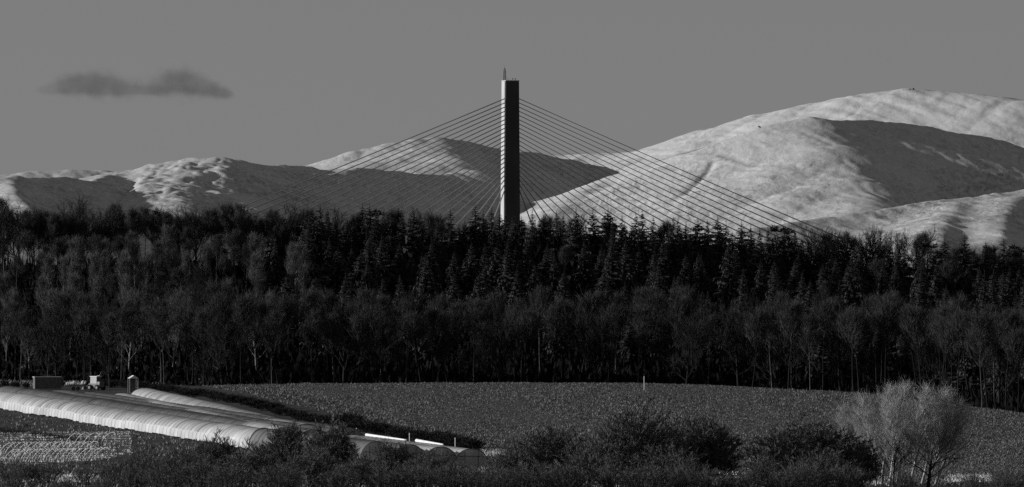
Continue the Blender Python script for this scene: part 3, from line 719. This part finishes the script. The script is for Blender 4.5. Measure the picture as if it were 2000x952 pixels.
for u, Y, h, lab in ((755,1150,3.75,'thin white post standing behind the long white sheet'),(843,1118,3.75,'thin white post standing behind the short white sheet'),(1258,1600,3.0,'lone pale post standing in the open crop field')):
    p = on_ground(u, Y); p = p+(np.array([3.6,0,0]) if u < 1000 else 0); o = empty('marker_post', p, 0, lab, 'post')
    mb = MB(); mb.tube([(0,0,-.2),(0,0,h)], [.09,.075], 6); mb.build('shaft', M['white'], o); mb = MB(); mb.tube([(0,0,h),(0,0,h+.12)], [.11,.05], 6); mb.build('post_cap', M['white'], o)

# ------------------------------------------------------------------ yard things at the foot of the wood
def flat(u, r): Y = 30.0/((r-HORIZON)*K); return np.array([(u-1000)*K*Y, Y, float(ground_z((u-1000)*K*Y, Y))])
p = on_ground(92, 1640)
o = empty('storage_container', p, math.radians(14), 'dark box container at the wood foot, pale along its roof edge', 'container')
mb = MB(); mb.box(-3,3,-1.2,1.2,.15,2.7)
for k in range(14): x = -2.9+k*.42; mb.box(x, x+.2, -1.26, -1.205, .3, 2.55)
mb.build('body', M['paint'], o)
mb = MB(); mb.box(-3.1,3.1,-1.3,1.3,2.703,2.85); mb.build('roof', M['concrete'], o)
mb = MB(); mb.box(3.004,3.06,-1.05,1.05,.3,2.5); mb.build('door', M['bark_mid'], o)
def wheel(parent, x, y, r, wd):
    mb = MB(); mb.tube([(x,y-wd/2,r),(x,y+wd/2,r)], r, 16); w_ = mb.build('wheel', M['rubber'], parent)
    mb = MB(); mb.tube([(x,y-wd/2-.03,r),(x,y+wd/2+.03,r)], r*.5, 10); mb.build('rim', M['paint'], w_)
p = on_ground(188, 1618)
o = empty('farm_loader', p, math.radians(-42), 'farm loader with a white cab box and a raised boom', 'loader')
mb = MB(); mb.box(-1.6,1.7,-.75,.75,.75,1.5); mb.taper(1.1,0,1.5,1.9,.6,.7,.5,.6); mb.build('chassis', M['paint'], o)
for x in (-1.1, 1.2):
    for y in (-.95, .95): wheel(o, x, y, .62, .4)
mb = MB(); mb.taper(-.2,0,1.505,3.0,1.0,.72,.95,.68); c = mb.build('cab', M['concrete'], o)
mb = MB(); mb.box(-1.25,.95,-.8,.8,3.004,3.12); mb.build('cab_roof', M['white'], c)
mb = MB(); mb.box(.84,.86,-.6,.6,1.8,2.85); mb.build('rear_window', M['steel_dark'], c)
mb = MB(); mb.tube([(-1.2,-.5,1.6),(-2.2,-.5,1.1),(-3.0,-.5,.4)], .11, 5); mb.tube([(-1.2,.5,1.6),(-2.2,.5,1.1),(-3.0,.5,.4)], .11, 5); bm_ = mb.build('boom', M['bark_mid'], o)
mb = MB(); mb.add([(-3.0,-1,.2),(-3.0,1,.2),(-3.7,-1,.15),(-3.7,1,.15),(-3.1,-1,.9),(-3.1,1,.9)], [(0,1,3,2),(0,4,5,1),(0,2,4),(1,5,3)]); mb.build('bucket', M['paint'], bm_)
mb = MB(); mb.tube([(.8,-.6,3.1),(1.7,-.6,3.35),(2.1,-.6,4.1)], .07, 4); mb.build('exhaust_pipe', M['white'], o)
p = on_ground(148, 1625)
o = empty('farm_trailer', p, math.radians(2), 'low flat trailer with pale sheeting heaped on it', 'trailer')
mb = MB(); mb.box(-2.4,2.4,-.9,.9,.95,1.15); mb.tube([(2.4,0,1.0),(3.6,0,.7)], .07, 4); mb.build('bed', M['paint'], o)
for x in (-.5, .5):
    for y in (-.85, .85): wheel(o, x, y, .42, .28)
rg = random.Random(4); mb = MB()
for k in range(9):
    x = -2.1+k*.5; mb.tube([(x,-.7,1.3+.1*rg.random()),(x+.2,-.1,1.5+.5*rg.random()),(x+.1,.7,1.3)], [.12,.3,.12], 6)
tag(mb.build('sheet_heap', M['white'], None), 'crumpled pale sheeting heaped on the flat trailer', 'plastic sheet').location = tuple(p)
p = on_ground(213, 1600); o = empty('crossbar_post', p, 0, 'thin dark post with a short crossbar beside the loader', 'post')
mb = MB(); mb.tube([(0,0,-.2),(0,0,2.9)], .09, 6); mb.build('upright', M['bark_mid'], o); mb = MB(); mb.tube([(-.35,0,2.6),(.35,0,2.6)], .06, 5); mb.build('crossbar', M['bark_mid'], o)
p = flat(260, 798); p[1] += 45; p[0] = (260-1000)*K*p[1]; p[2] = float(ground_z(p[0], p[1]))
o = empty('gabled_shelter', p, math.radians(12), 'small pale gabled shelter between the tunnel ends', 'shelter')
mb = MB()
for x in (-.9,.9):
    for y in (-1.2,1.2): mb.box(x-.06,x+.06,y-.06,y+.06,0,3.1)
mb.build('frame', M['concrete'], o)
mb = MB(); mb.add([(-1.05,-1.3,3.1),(1.05,-1.3,3.1),(0,-1.3,3.75),(-1.05,1.3,3.1),(1.05,1.3,3.1),(0,1.3,3.75)], [(0,1,2),(3,5,4),(0,2,5,3),(1,4,5,2),(0,3,4,1)]); mb.build('roof', M['white'], o)
mb = MB(); mb.box(-.82,.82,1.14,1.2,.1,3.05); mb.build('back_wall', M['paint'], o)

# ------------------------------------------------------------------ hoop field, crop rows and fence at the lower left
rg = random.Random(31)
for k in range(15):
    r = 853.5+k*3.7; Y = 30.0/((r-HORIZON)*K); u0 = -30; u1 = 255-max(0, k-9)*14
    o = empty('crop_bed', on_ground(u0, Y), 0, ('uppermost' if k == 0 else 'lowest' if k == 14 else ['second','third','fourth','fifth','sixth','seventh','eighth','ninth','tenth','eleventh','twelfth','thirteenth','fourteenth'][k-1])+' pale mulched crop bed below the leafy row', 'crop bed', 'mulched crop beds in the hoop field')
    x0 = (u0-1000)*K*Y; L = (u1-u0)*K*Y; n = int(L/.35); mb = MB(); top = MB()
    for i in range(n+1):
        x = L*i/n; hh = .16+.10*rg.random(); wv = .25*math.sin(x*.35+k); gz = float(ground_z(x0+x, Y+wv))-float(ground_z(x0, Y))
        mb.v += [(x, wv-.45, gz-.05), (x, wv-.25, gz+hh), (x, wv+.25, gz+hh*.9), (x, wv+.45, gz-.05)]
        if i:
            b = (i-1)*4
            for j in range(3): mb.f.append((b+j, b+4+j, b+5+j, b+1+j))
        for q in range(7):
            xx = x+rg.uniform(-.2,.2); yy = wv+rg.uniform(-.3,.3); a = rg.uniform(-1,1); hq = rg.uniform(.1,.4)
            ca = rg.uniform(-1.3,1.3); cx_, cy_ = .2*math.sin(ca), .12*math.cos(ca); top.tri((xx-cx_,yy-cy_,gz+hh*.8),(xx+cx_,yy+cy_,gz+hh*.8),(xx+.22*a,yy,gz+hh+hq))
    mb.build('ridge', M['mulch'], o, True); top.build('straw_mulch', M['straw'], o)
def hoop_frame(u, Y, n, W, H, sp, az, lab):
    p = on_ground(u, Y); o = empty('hoop_frame', p, az, lab, 'hoop frame', 'bare tunnel hoops in the crop field')
    for i in range(n):
        mb = MB(); y = i*sp; lean = rg.uniform(-.12,.12); m = 14
        mb.tube([(-W/2*math.cos(math.pi*j/m), y+(1.1+lean)*math.sin(math.pi*j/m), H*math.sin(math.pi*j/m)**.85-.1*(j in (0, m))) for j in range(m+1)], .05, 4); mb.build('hoop', M['hoop'], o, True)
    mb = MB(); mb.tube([(0, 0, H), (0, (n-1)*sp, H)], .03, 4); mb.build('ridge_pole', M['hoop'], o)
hoop_frame(20, 1120, 17, 5.2, 2.0, .95, math.radians(-62), 'row of bare hoops at the lower edge of the hoop field')
hoop_frame(10, 1165, 15, 5.2, 2.0, 1.05, math.radians(-63), 'row of bare hoops in the middle of the hoop field')
hoop_frame(140, 1215, 5, 5.6, 2.2, 1.6, math.radians(-63), 'few bare hoops with one tall bright arc near the fence')
mb = MB()
for k in range(1500):
    t = rg.random(); u = -15+215*t; r = np.interp(u, [-15,60,110,160,200],[845,853,860,867,871])+rg.gauss(0,.8)
    Y = 30.0/((r-HORIZON)*K); q = on_ground(u, Y); a = rg.gauss(0,.35); h = rg.uniform(.35,.95); w_ = rg.uniform(.05,.12)
    mb.tri(q+np.array([-w_,0,0]), q+np.array([w_,0,0]), q+np.array([a*h+.1,rg.gauss(0,.1),h]))
tag(mb.build('crop_leaves', M['leek']), 'ragged row of upright crop leaves', None, None, 'stuff')
f0, f1 = np.array(flat(128, 864)), np.array(flat(330, 888)); d = f1-f0; L = float(np.hypot(d[0], d[1]))
o = empty('wire_fence', f0, math.atan2(d[1], d[0]), 'thin wire fence on pale posts beside the leafy crop row', 'fence')
for i in range(12):
    x = L*i/11; z = float(ground_z(*(f0+d*i/11)[:2]))-f0[2]; mb = MB(); mb.tube([(x,0,z-.2),(x+rg.uniform(-.04,.04),0,z+1.35)], .05, 5); mb.build('fence_post', M['bark_pale'], o)
for zz in (.5, 1.1):
    mb = MB(); mb.tube([(L*i/11,0,float(ground_z(*(f0+d*i/11)[:2]))-f0[2]+zz) for i in range(12)], .015, 3); mb.build('wire', M['steel_dark'], o)

# ------------------------------------------------------------------ the open field's plants: nobody could count them
fr_ = random.Random(55); cv = []; cf = []
nprng = np.random.RandomState(8); NT = 86000
u_s = nprng.uniform(380, 2200, NT); t_s = nprng.rand(NT)
Yc = crest_y(u_s); Yn = 1000.0; Ys = Yn*Yc/(Yc-(Yc-Yn)*t_s)            # even in apparent height
xs_ = (u_s-1000)*K*Ys; rw = HORIZON-ground_z(xs_, Ys)/(K*Ys)
trk = np.zeros(NT, bool)
for line in (([560,760,900,1010],[757,778,800,818]),([563,764,905,1016],[757,777,798,815]),([1380,1560,1700,1900],[762,776,792,830]),([1380,1565,1706,1905],[761,774,789,826]),([440,620,860,1000],[770,788,832,864])):
    trk |= (np.abs(rw-np.interp(u_s, line[0], line[1]))+nprng.normal(0,.35,NT) < .55) & (u_s > line[0][0]) & (u_s < line[0][-1])
keep = (u_s > field_edge(Ys)-4) & (Ys < Yc+1) & ~trk
xs_, Ys, u_s = xs_[keep], Ys[keep], u_s[keep]; zs_ = ground_z(xs_, Ys)
dens = vnoise(xs_/14., Ys/120., 7)*.5+vnoise(xs_/5., Ys/45., 9)*.5
n_ = len(xs_); V = []; 
for j in range(4):
    az = nprng.uniform(0, 2*np.pi, n_); h = nprng.uniform(.08, .34, n_)*(1+.55*np.clip(dens, -.6, .8)); w_ = nprng.uniform(.05, .16, n_); ln = nprng.normal(0, .22, n_)
    cx, cy = np.cos(az)*w_, np.sin(az)*w_; ox = nprng.normal(0, .16, n_); oy = nprng.normal(0, .3, n_)
    V.append(np.stack([np.stack([xs_+ox-cx, Ys+oy-cy, zs_-.02], 1), np.stack([xs_+ox+cx, Ys+oy+cy, zs_-.02], 1), np.stack([xs_+ox+ln, Ys+oy+.2*ln, zs_+h+.06], 1)], 1))
V = np.concatenate(V).reshape(-1, 3); nf = len(V)//3
me = bpy.data.meshes.new('field_crop'); me.vertices.add(len(V)); me.vertices.foreach_set('co', V.ravel()); me.loops.add(nf*3)
me.loops.foreach_set('vertex_index', np.arange(nf*3, dtype=np.int32)); me.polygons.add(nf)
me.polygons.foreach_set('loop_start', np.arange(nf, dtype=np.int32)*3); me.polygons.foreach_set('loop_total', np.full(nf, 3, np.int32))
me.materials.append(M['crop']); me.update(calc_edges=True)
tag(link(bpy.data.objects.new('field_crop', me)), 'short ragged crop covering the open field', None, None, 'stuff')

# rough grass on the banks around the tunnels and under the hedges
gm = MB(); gr = random.Random(66)
def tuft(mb, u, r, h, w_, n=3, rg=gr):
    Y = 30.0/((r-HORIZON)*K); q = on_ground(u, Y)
    for j in range(n):
        az = rg.random()*6.283; a = np.array([math.cos(az), math.sin(az), 0])*w_; b = q+np.array([rg.gauss(0,.3), rg.gauss(0,.6), -.03])
        mb.tri(b-a, b+a, b+np.array([rg.gauss(0,.3)*h+.1*h, rg.gauss(0,.2)*h, h*rg.uniform(.6,1.2)]))
for k in range(9000):
    u = gr.uniform(-20, 1000); r = gr.uniform(800, 955)
    top_ = np.interp(u, [-20,0,520,640,960], [800,806,868,880,905])
    if r < top_: continue
    if u < 250 and 850 < r < 906: continue
    tuft(gm, u, r, gr.uniform(.2,.6), gr.uniform(.05,.16))
for k in range(2600):                                        # grassy strip between the hedge and the crop
    t = gr.random(); u = 390+570*t; e = np.interp(u, [390,520,640,760,900,960], [762,785,806,832,862,876]); tuft(gm, u, e+gr.uniform(-8, 16), gr.uniform(.2,.5), gr.uniform(.05,.15))
for k in range(2500):
    u = gr.uniform(-20, 420); tuft(gm, u, gr.uniform(749, 775), gr.uniform(.3,.8), gr.uniform(.08,.2))
tag(gm.build('grass', M['crop']), 'rough winter grass between the tunnels and the hedges', None, None, 'stuff')
sm = MB()
for (u0, u1, r0, r1, n) in ((940,990,880,891,420),(600,700,838,866,620),(1410,1470,926,938,420),(1850,1935,930,944,520),(35,185,928,943,520),(1690,1760,932,948,260),(660,720,945,952,160),(1150,1240,950,954,120),(940,1010,912,930,200)):
    for k in range(n): tuft(sm, gr.uniform(u0, u1), gr.uniform(r0, r1), gr.uniform(.15,.5), gr.uniform(.06,.16), 4)
tag(sm.build('dead_grass', M['straw']), 'bright patches of dead grass glinting between the bushes', None, None, 'stuff')

# ------------------------------------------------------------------ hedge, bushes and trees in front
DOM = [Proto(dome_tree(500+i, 9, [12.5,14.0,11.5][i], [230,260,210][i], .034, .50, .06, 12, 13, [.1,-.1,0][i]), 9, M['bark_limb'], M['twig_near'], name_dome=True) for i in range(3)]
THK = [Proto(dome_tree(520+i, 6, [8.5,9.5][i], 110, .027, .75, .12, 9, 10), 6, M['bark_limb'], M['twig_near'], name_dome=True) for i in range(2)]
SHF = [Proto(shrub(540+i, 4.5, 6.5, 60, .018, .6, 11), 4.5, M['bark_mid'], M['twig_near'], 'stem', 'twigs', True) for i in range(3)]
SHR = [Proto(shrub(570+i, 3.2, 5.0, 44, .035, .7, 9), 3.2, M['bark_dark'], M['twig_dark'], 'stem', 'twigs', True) for i in range(3)]
PAL = [Proto(bare_tree(560+i, 14, [3.0,3.6,2.8][i], .17, .22, False, 24, 6, 6, 3, .9, .012, 1.7, steep=True), 14, M['bark_white'], M['twig_pale']) for i in range(3)]
FRK = [Proto(bare_tree(580, 9, 6.5, .24, .22, True, 11, 8, 7, 4, .25, .014, .8), 9, M['bark_dark'], M['twig_dark'])]
fg = random.Random(12)
def front(name, pr, u, top, Y, label, cat, group, wide=1.0, rz=None, lean=None):
    p = on_ground(u, Y); h = (HORIZON-top)*K*Y-p[2]
    o = plant(name, pr, p-np.array([0,0,.1]), h, label, cat, group, fg.random()*6.283 if rz is None else rz, wide)
    if lean: o.rotation_euler = (0, lean, o.rotation_euler[2] if rz is None else rz)
    return o
G1 = 'bare round-crowned trees along the near hedgerow'
for (u, top, Y, i, wd, lab) in ((1235,813,985,1,1.0,'bare dome-crowned tree, highest of the middle clump before the crop field'),(1085,846,975,0,1.15,'low spreading bare tree beside the arched tunnel ends'),
        (1365,826,992,2,1.05,'round bare tree at the edge of the bright straw gap'),(1585,834,985,1,1.28,'wide dark dome of a bare tree standing left of the pale birches'),
        (555,838,1012,0,.95,'dark bare tree covering the near end of the long bright tunnel'),(648,836,1000,2,.85,'upright bare tree between the tunnel blocks'),
        (425,860,1015,1,.9,'bare tree under the middle of the long bright tunnel'),(765,872,985,2,.95,'bare tree in front of the first dark tunnel arch'),(1680,868,990,0,.8,'dark bare tree rooted among the pale birch stems')):
    front('bare_tree', DOM[i], u, top, Y, lab, 'tree', G1, wd)
G2 = 'thickets of bare stems along the near hedgerow'
for (u, top, Y, i, wd, lab) in ((1150,872,960,0,1.2,'many-stemmed thicket below the tallest dome tree'),(1010,872,972,1,1.0,'many-stemmed thicket right of the outermost arched end'),(1310,880,958,1,1.1,'many-stemmed thicket between two dome trees'),
        (495,870,985,0,1.1,'many-stemmed thicket in front of the bright tunnel end'),(610,880,968,1,1.1,'many-stemmed thicket with light showing between its stems'),(700,890,962,0,1.0,'many-stemmed thicket before the white sheets'),
        (835,886,975,1,1.0,'many-stemmed thicket before the second dark arch'),(350,880,990,0,1.1,'many-stemmed thicket under the wire fence end'),(1500,888,962,0,1.0,'many-stemmed thicket beside the wide dark dome'),(1610,885,956,1,1.1,'many-stemmed thicket below the wide dark dome'),(55,905,985,1,.7,'dark many-stemmed bush at the corner of the hoop field')):
    front('thicket', THK[i], u, top, Y, lab, 'thicket', G2, wd)
G3 = 'bushes along the near hedgerow'
SH_ = [(285,882,1010),(230,902,1000),(165,912,1004),(30,906,1008),(90,908,1006),(260,915,975),(320,905,965),(400,900,962),(450,912,955),(545,905,952),(660,915,950),(760,910,952),(820,912,955),(890,905,966),(940,912,960),
       (985,915,952),(1050,905,950),(1110,912,948),(1200,905,950),(1260,912,946),(1340,905,950),(1390,916,946),(1450,922,944),(1545,912,946),(1580,905,950),(1660,912,948),(1900,926,950),(1975,915,955),(1960,930,946),(1760,925,946),(120,936,962),(20,938,960),(200,934,960)]
BL = ['bush under the fence posts','bush at the hoop field corner','clipped bush below the last hoops','low bush under the lower hoops','low bush below the first hoops']
for k, (u, top, Y) in enumerate(SH_):
    where = next(t for lim, t in ((60,'at the corner below the hoop field'),(150,'below the middle of the hoop field'),(245,'below the end of the hoop field'),(340,'below the wire fence'),(430,'under the long bright tunnel'),(580,'at the foot of the dark hedgerow trees'),
            (720,'below the gap between tunnel blocks'),(860,'in front of the dark arches'),(930,'in front of the outermost arch'),(1030,'right of the outermost arch'),(1180,'under the low spreading tree'),(1300,'under the tallest dome tree'),(1410,'beside the bright straw gap'),
            (1520,'between the straw gap and the wide dome'),(1700,'under the wide dark dome'),(1850,'under the pale birches'),(9999,'right of the pale birches')) if u < lim)
    sz = 'low' if top > 914 else 'tall' if top < 904 else 'rounded'
    front('bush', SHF[k % 3], u, top, Y, f'{sz} dark bush {where}', 'bush', G3, fg.uniform(.9, 1.25))
G4 = 'pale birches in the clump before the crop field'
for (u, top, Y, i, wd, ln, lab) in ((1700,782,1003,0,1.3,-.24,'pale birch leaning outward at the clump edge beside the dark dome'),(1712,757,1000,1,1.3,-.10,'slim white-stemmed birch, second from the dark dome'),(1722,738,1004,2,1.35,.02,'white-stemmed birch with a bright straight trunk in the clump'),
        (1737,731,999,0,1.35,.10,'tallest pale birch near the middle of the clump'),(1752,740,1006,1,1.3,.16,'pale birch with thin stem behind the tallest one'),(1778,735,1000,2,1.4,.16,'pale birch with upright bright twigs against the black wood'),
        (1800,738,1005,0,1.4,.20,'pale birch leaning over the far field edge'),(1812,752,1001,1,1.5,.30,'pale birch leaning furthest towards the falling field edge'),(1745,772,996,2,1.5,-.04,'shorter pale birch at the front of the clump'),(1826,757,1003,2,1.5,.36,'outermost pale birch, its fan of twigs hanging over open crop'),(1678,776,1006,0,1.5,-.30,'thin pale birch between the wide dome and the clump'),(1690,800,1008,2,1.4,-.30,'short pale birch fanning over the dark dome tree')):
    front('pale_birch', PAL[i], u, top, Y, lab, 'birch', G4, wd, rz=fg.uniform(-.3,.3), lean=ln)
front('bare_tree', FRK[0], 1812, 818, 990, 'dark forked tree spreading its boughs right of the pale birches', 'tree', None, 1.15, rz=.4, lean=.10)
front('bare_tree', FRK[0], 1745, 850, 985, 'small dark forked tree in front of the birch stems', 'tree', None, .8, rz=2.2)
# field hedge along the tunnels and the scrub at the wood foot
HG = 'bushes of the hedge between tunnels and crop field'
HB = [(178,749,1640),(205,746,1660),(232,745,1650),(258,747,1640),(285,748,1630),(312,756,1600),(338,762,1580),(362,766,1560),(388,768,1550),(412,774,1530),(436,780,1505),(462,784,1490),(486,788,1470),(508,792,1450),(532,797,1430),(556,804,1400),(582,808,1380),
      (606,812,1360),(634,812,1345),(662,812,1335),(688,810,1320),(716,822,1300),(744,828,1280),(772,833,1265),(800,838,1245),(828,842,1230),(856,846,1215),(884,850,1200),(910,855,1190),(936,860,1180)]
HB2 = []
for (u, top, Y), (u2, top2, Y2) in zip(HB[:-1], HB[1:]): HB2 += [(u, top+fg.uniform(-5,6), Y)]+([] if fg.random() < .3 else [((u+u2)/2, (top+top2)/2+fg.uniform(-1,5), (Y+Y2)/2-fg.uniform(4,14))])
for k, (u, top, Y) in enumerate(HB2):
    where = next(t for lim, t in ((192,'behind the white cab of the loader'),(220,'just beyond the loader'),(250,'before the gabled shelter'),(275,'behind the gabled shelter'),(312,'behind the upper tunnel ends'),(350,'above the first ribs of the hedge-side tunnel'),(400,'just before the crop field begins'),(450,'beside the start of the crop field'),
        (500,'along the upper middle of the hedge'),(560,'along the lower middle of the hedge'),(605,'above the end of the hedge-side tunnel'),(650,'above the dark hedgerow trees'),(690,'among the pale saplings'),(730,'before the long white sheet'),(765,'behind the upper part of the long white sheet'),(800,'behind the lower part of the long white sheet'),(840,'behind the short white sheet'),(870,'behind the lower post'),(905,'behind the outermost tunnel roof'),(999,'behind the outermost arched end')) if u < lim)
    kind = ['dense dark bush','loose dark bush','rounded bush'][k % 3]
    p = on_ground(u, Y); h = max(1.6, (HORIZON-top)*K*Y-p[2]); plant('hedge_bush', SHR[k % 3], p, h, f'{kind} {where}', 'bush', HG, fg.random()*6, fg.uniform(.9,1.3)*min(1.5, 3.0/h))
for k, (u, top, Y) in enumerate(((8,744,1660),(30,746,1655),(52,748,1650),(74,747,1650),(95,752,1662),(120,758,1668))):
    p = on_ground(u, Y); h = max(1.2, (HORIZON-top)*K*Y-p[2]); plant('hedge_bush', SHR[k % 3], p, h, ['bush at the picture edge before the black wood','second bush along the wood foot','rounded bush close to the dark container','bush touching the dark container','bush behind the dark container','low bush between container and trailer'][k], 'bush', 'scrub at the wood foot', fg.random()*6, 1.0)
for k, (u, top) in enumerate(((640,806),(690,808),(672,804))):
    front('bare_sapling', PAL[k], u+10, top, 1325, ['upright pale sapling in the hedge above the white sheets','pale sapling next to the long white sheet','slim pale sapling standing between two hedge bushes'][k], 'sapling', 'pale saplings in the hedge', 1.3)

# ------------------------------------------------------------------ small far things
for k, (u, r) in enumerate(((1777.3,173.2),(1784.0,172.6))):
    Yq = float(hill_hit(1780, 174)[1]); q = hill_hit(u, r+3); q[2] = max(q[2], float(HZ[int((q[1]-hy[0])/8), int((q[0]-hx[0])/4)]))
    o = empty('stone_cairn', q, .3*k, ['small dark stone pile standing alone on the highest snowy summit','wider dark stone pile on the summit with a sloping end'][k], 'cairn')
    rgk = random.Random(k); mb = MB(); wd = 1.2+1.1*k
    for j in range(5): mb.taper(rgk.uniform(-.2,.2)*wd, 0, -.6+j*.7, .1+j*.7, wd*(1-.13*j), 1.5-.15*j, wd*(.9-.13*j), 1.4-.15*j)
    mb.build('stones', M['stone'], o)
    mb = MB(); mb.taper(wd*.9, .2, -.6, 1.5, .8, .8, .5, .6); mb.build('fallen_stones', M['stone'], o)
Yb = 800.0; pb = pix(1483.5, 248.6, Yb)
o = empty('flying_bird', pb, math.radians(25), 'small black bird flying before the bright hillside', 'bird'); o.rotation_euler = (math.radians(12), math.radians(18), math.radians(25))
mb = MB(); mb.tube([(-.20,0,.01),(-.13,0,.0),(0,0,0),(.11,0,.015),(.16,0,.03),(.20,0,.02)], [.012,.035,.055,.045,.03,.006], 8); mb.add([(-.12,-.02,0),(-.12,.02,0),(-.27,.05,.01),(-.27,-.05,.01)], [(0,1,2,3)]); mb.build('body', M['bird'], o, True)
for sg in (-1, 1):
    mb = MB(); mb.add([(.08,sg*.03,.03),(-.07,sg*.03,.03),(.07,sg*.18,.10),(-.09,sg*.18,.09),(-.02,sg*.40,.03),(-.10,sg*.36,.03),(.08,sg*.03,.015),(-.07,sg*.03,.015),(.07,sg*.18,.085),(-.09,sg*.18,.08)], [(0,1,3,2),(2,3,5,4),(6,8,9,7),(8,4,5,9)]); mb.build('wing', M['bird'], o)

# ------------------------------------------------------------------ the small dark double cloud
CY = 26000.0; cp = CY*K
cm = bpy.data.materials.new('cloud_vapour'); cm.use_nodes = True; t = cm.node_tree; t.nodes.remove(t.nodes['Principled BSDF'])
pv = t.nodes.new('ShaderNodeVolumePrincipled'); pv.inputs['Color'].default_value = (.22,.22,.22,1); pv.inputs['Anisotropy'].default_value = .3
tc = t.nodes.new('ShaderNodeTexCoord'); n = t.nodes.new('ShaderNodeTexNoise'); n.inputs['Scale'].default_value = .019; n.inputs['Detail'].default_value = 8; n.inputs['Roughness'].default_value = .6
t.links.new(tc.outputs['Object'], n.inputs['Vector'])
def cmath(op, a, c=0.0):
    q = t.nodes.new('ShaderNodeMath'); q.operation = op
    for i, z in enumerate((a, c)):
        if isinstance(z, (int, float)): q.inputs[i].default_value = z
        else: t.links.new(z, q.inputs[i])
    return q.outputs[0]
sx_ = t.nodes.new('ShaderNodeSeparateXYZ'); t.links.new(tc.outputs['Object'], sx_.inputs[0]); tot = 0.0
for (u, r, a_, b_) in ((178,162,54,27),(125,170,44,17),(228,172,40,20),(345,156,46,27),(398,170,44,22),(290,178,40,12),(440,184,24,11),(82,176,24,8)):
    ex = cmath('DIVIDE', cmath('SUBTRACT', sx_.outputs[0], (u-262)*cp), a_*cp); ez = cmath('DIVIDE', cmath('SUBTRACT', sx_.outputs[2], (168-r)*cp), b_*cp)
    g = cmath('POWER', 2.718, cmath('MULTIPLY', cmath('ADD', cmath('MULTIPLY', ex, ex), cmath('MULTIPLY', ez, ez)), -1.0)); tot = cmath('ADD', tot, g)
den = cmath('ADD', cmath('MINIMUM', tot, 1.0), cmath('MULTIPLY', cmath('SUBTRACT', n.outputs['Fac'], .5), 3.0))
den = cmath('MULTIPLY', cmath('MAXIMUM', cmath('SUBTRACT', den, .38), 0.0), .0042)
t.links.new(den, pv.inputs['Density']); t.links.new(pv.outputs[0], t.nodes['Material Output'].inputs['Volume'])
c0 = pix(262, 168, CY); mb = MB(); us = np.linspace(62, 462, 41); n_a = 20
topr = lambda u: np.interp(u, [62,90,120,150,180,210,235,262,285,310,345,370,395,420,445,462], [178,166,145,132,130,136,142,150,146,136,127,128,142,154,168,188])
botr = lambda u: np.interp(u, [62,90,120,180,235,262,300,380,430,462], [182,183,190,196,193,189,193,194,194,194])
for i, u in enumerate(us):
    a, b_ = topr(u), botr(u); cz = (HORIZON-(a+b_)/2)*cp; rz_ = max(1.5, (b_-a)/2*cp*1.45); ry = max(2., rz_*2.0)
    for j in range(n_a):
        an = 2*math.pi*j/n_a; mb.v.append(((u-1000)*cp-c0[0], ry*math.cos(an), cz-c0[2]+rz_*math.sin(an)))
for i in range(len(us)-1):
    for j in range(n_a): mb.f.append((i*n_a+j, i*n_a+(j+1) % n_a, (i+1)*n_a+(j+1) % n_a, (i+1)*n_a+j))
mb.f.append(tuple(range(n_a))[::-1]); mb.f.append(tuple((len(us)-1)*n_a+j for j in range(n_a)))
cl = mb.build('cloud', cm, None, True); cl.location = tuple(c0); tag(cl, 'small dark two-humped cloud alone in the grey sky', 'cloud')

# ------------------------------------------------------------------ look-alikes with the same description are told apart by their order in the row
byl = {}
for o in scn.objects:
    if o.parent is None and 'label' in o and 'category' in o: byl.setdefault(o['label'], []).append(o)
ORD = ['second','third','fourth','fifth','sixth','seventh','eighth']
for lab, os_ in byl.items():
    if len(os_) < 2 or len(os_) > 9: continue
    os_.sort(key=lambda o: o.location.x/o.location.y)
    for i, o in enumerate(os_):
        pre = 'leftmost' if i == 0 else 'rightmost' if i == len(os_)-1 else ORD[i-1]+'-from-left'
        o['label'] = f'{pre} {lab}'
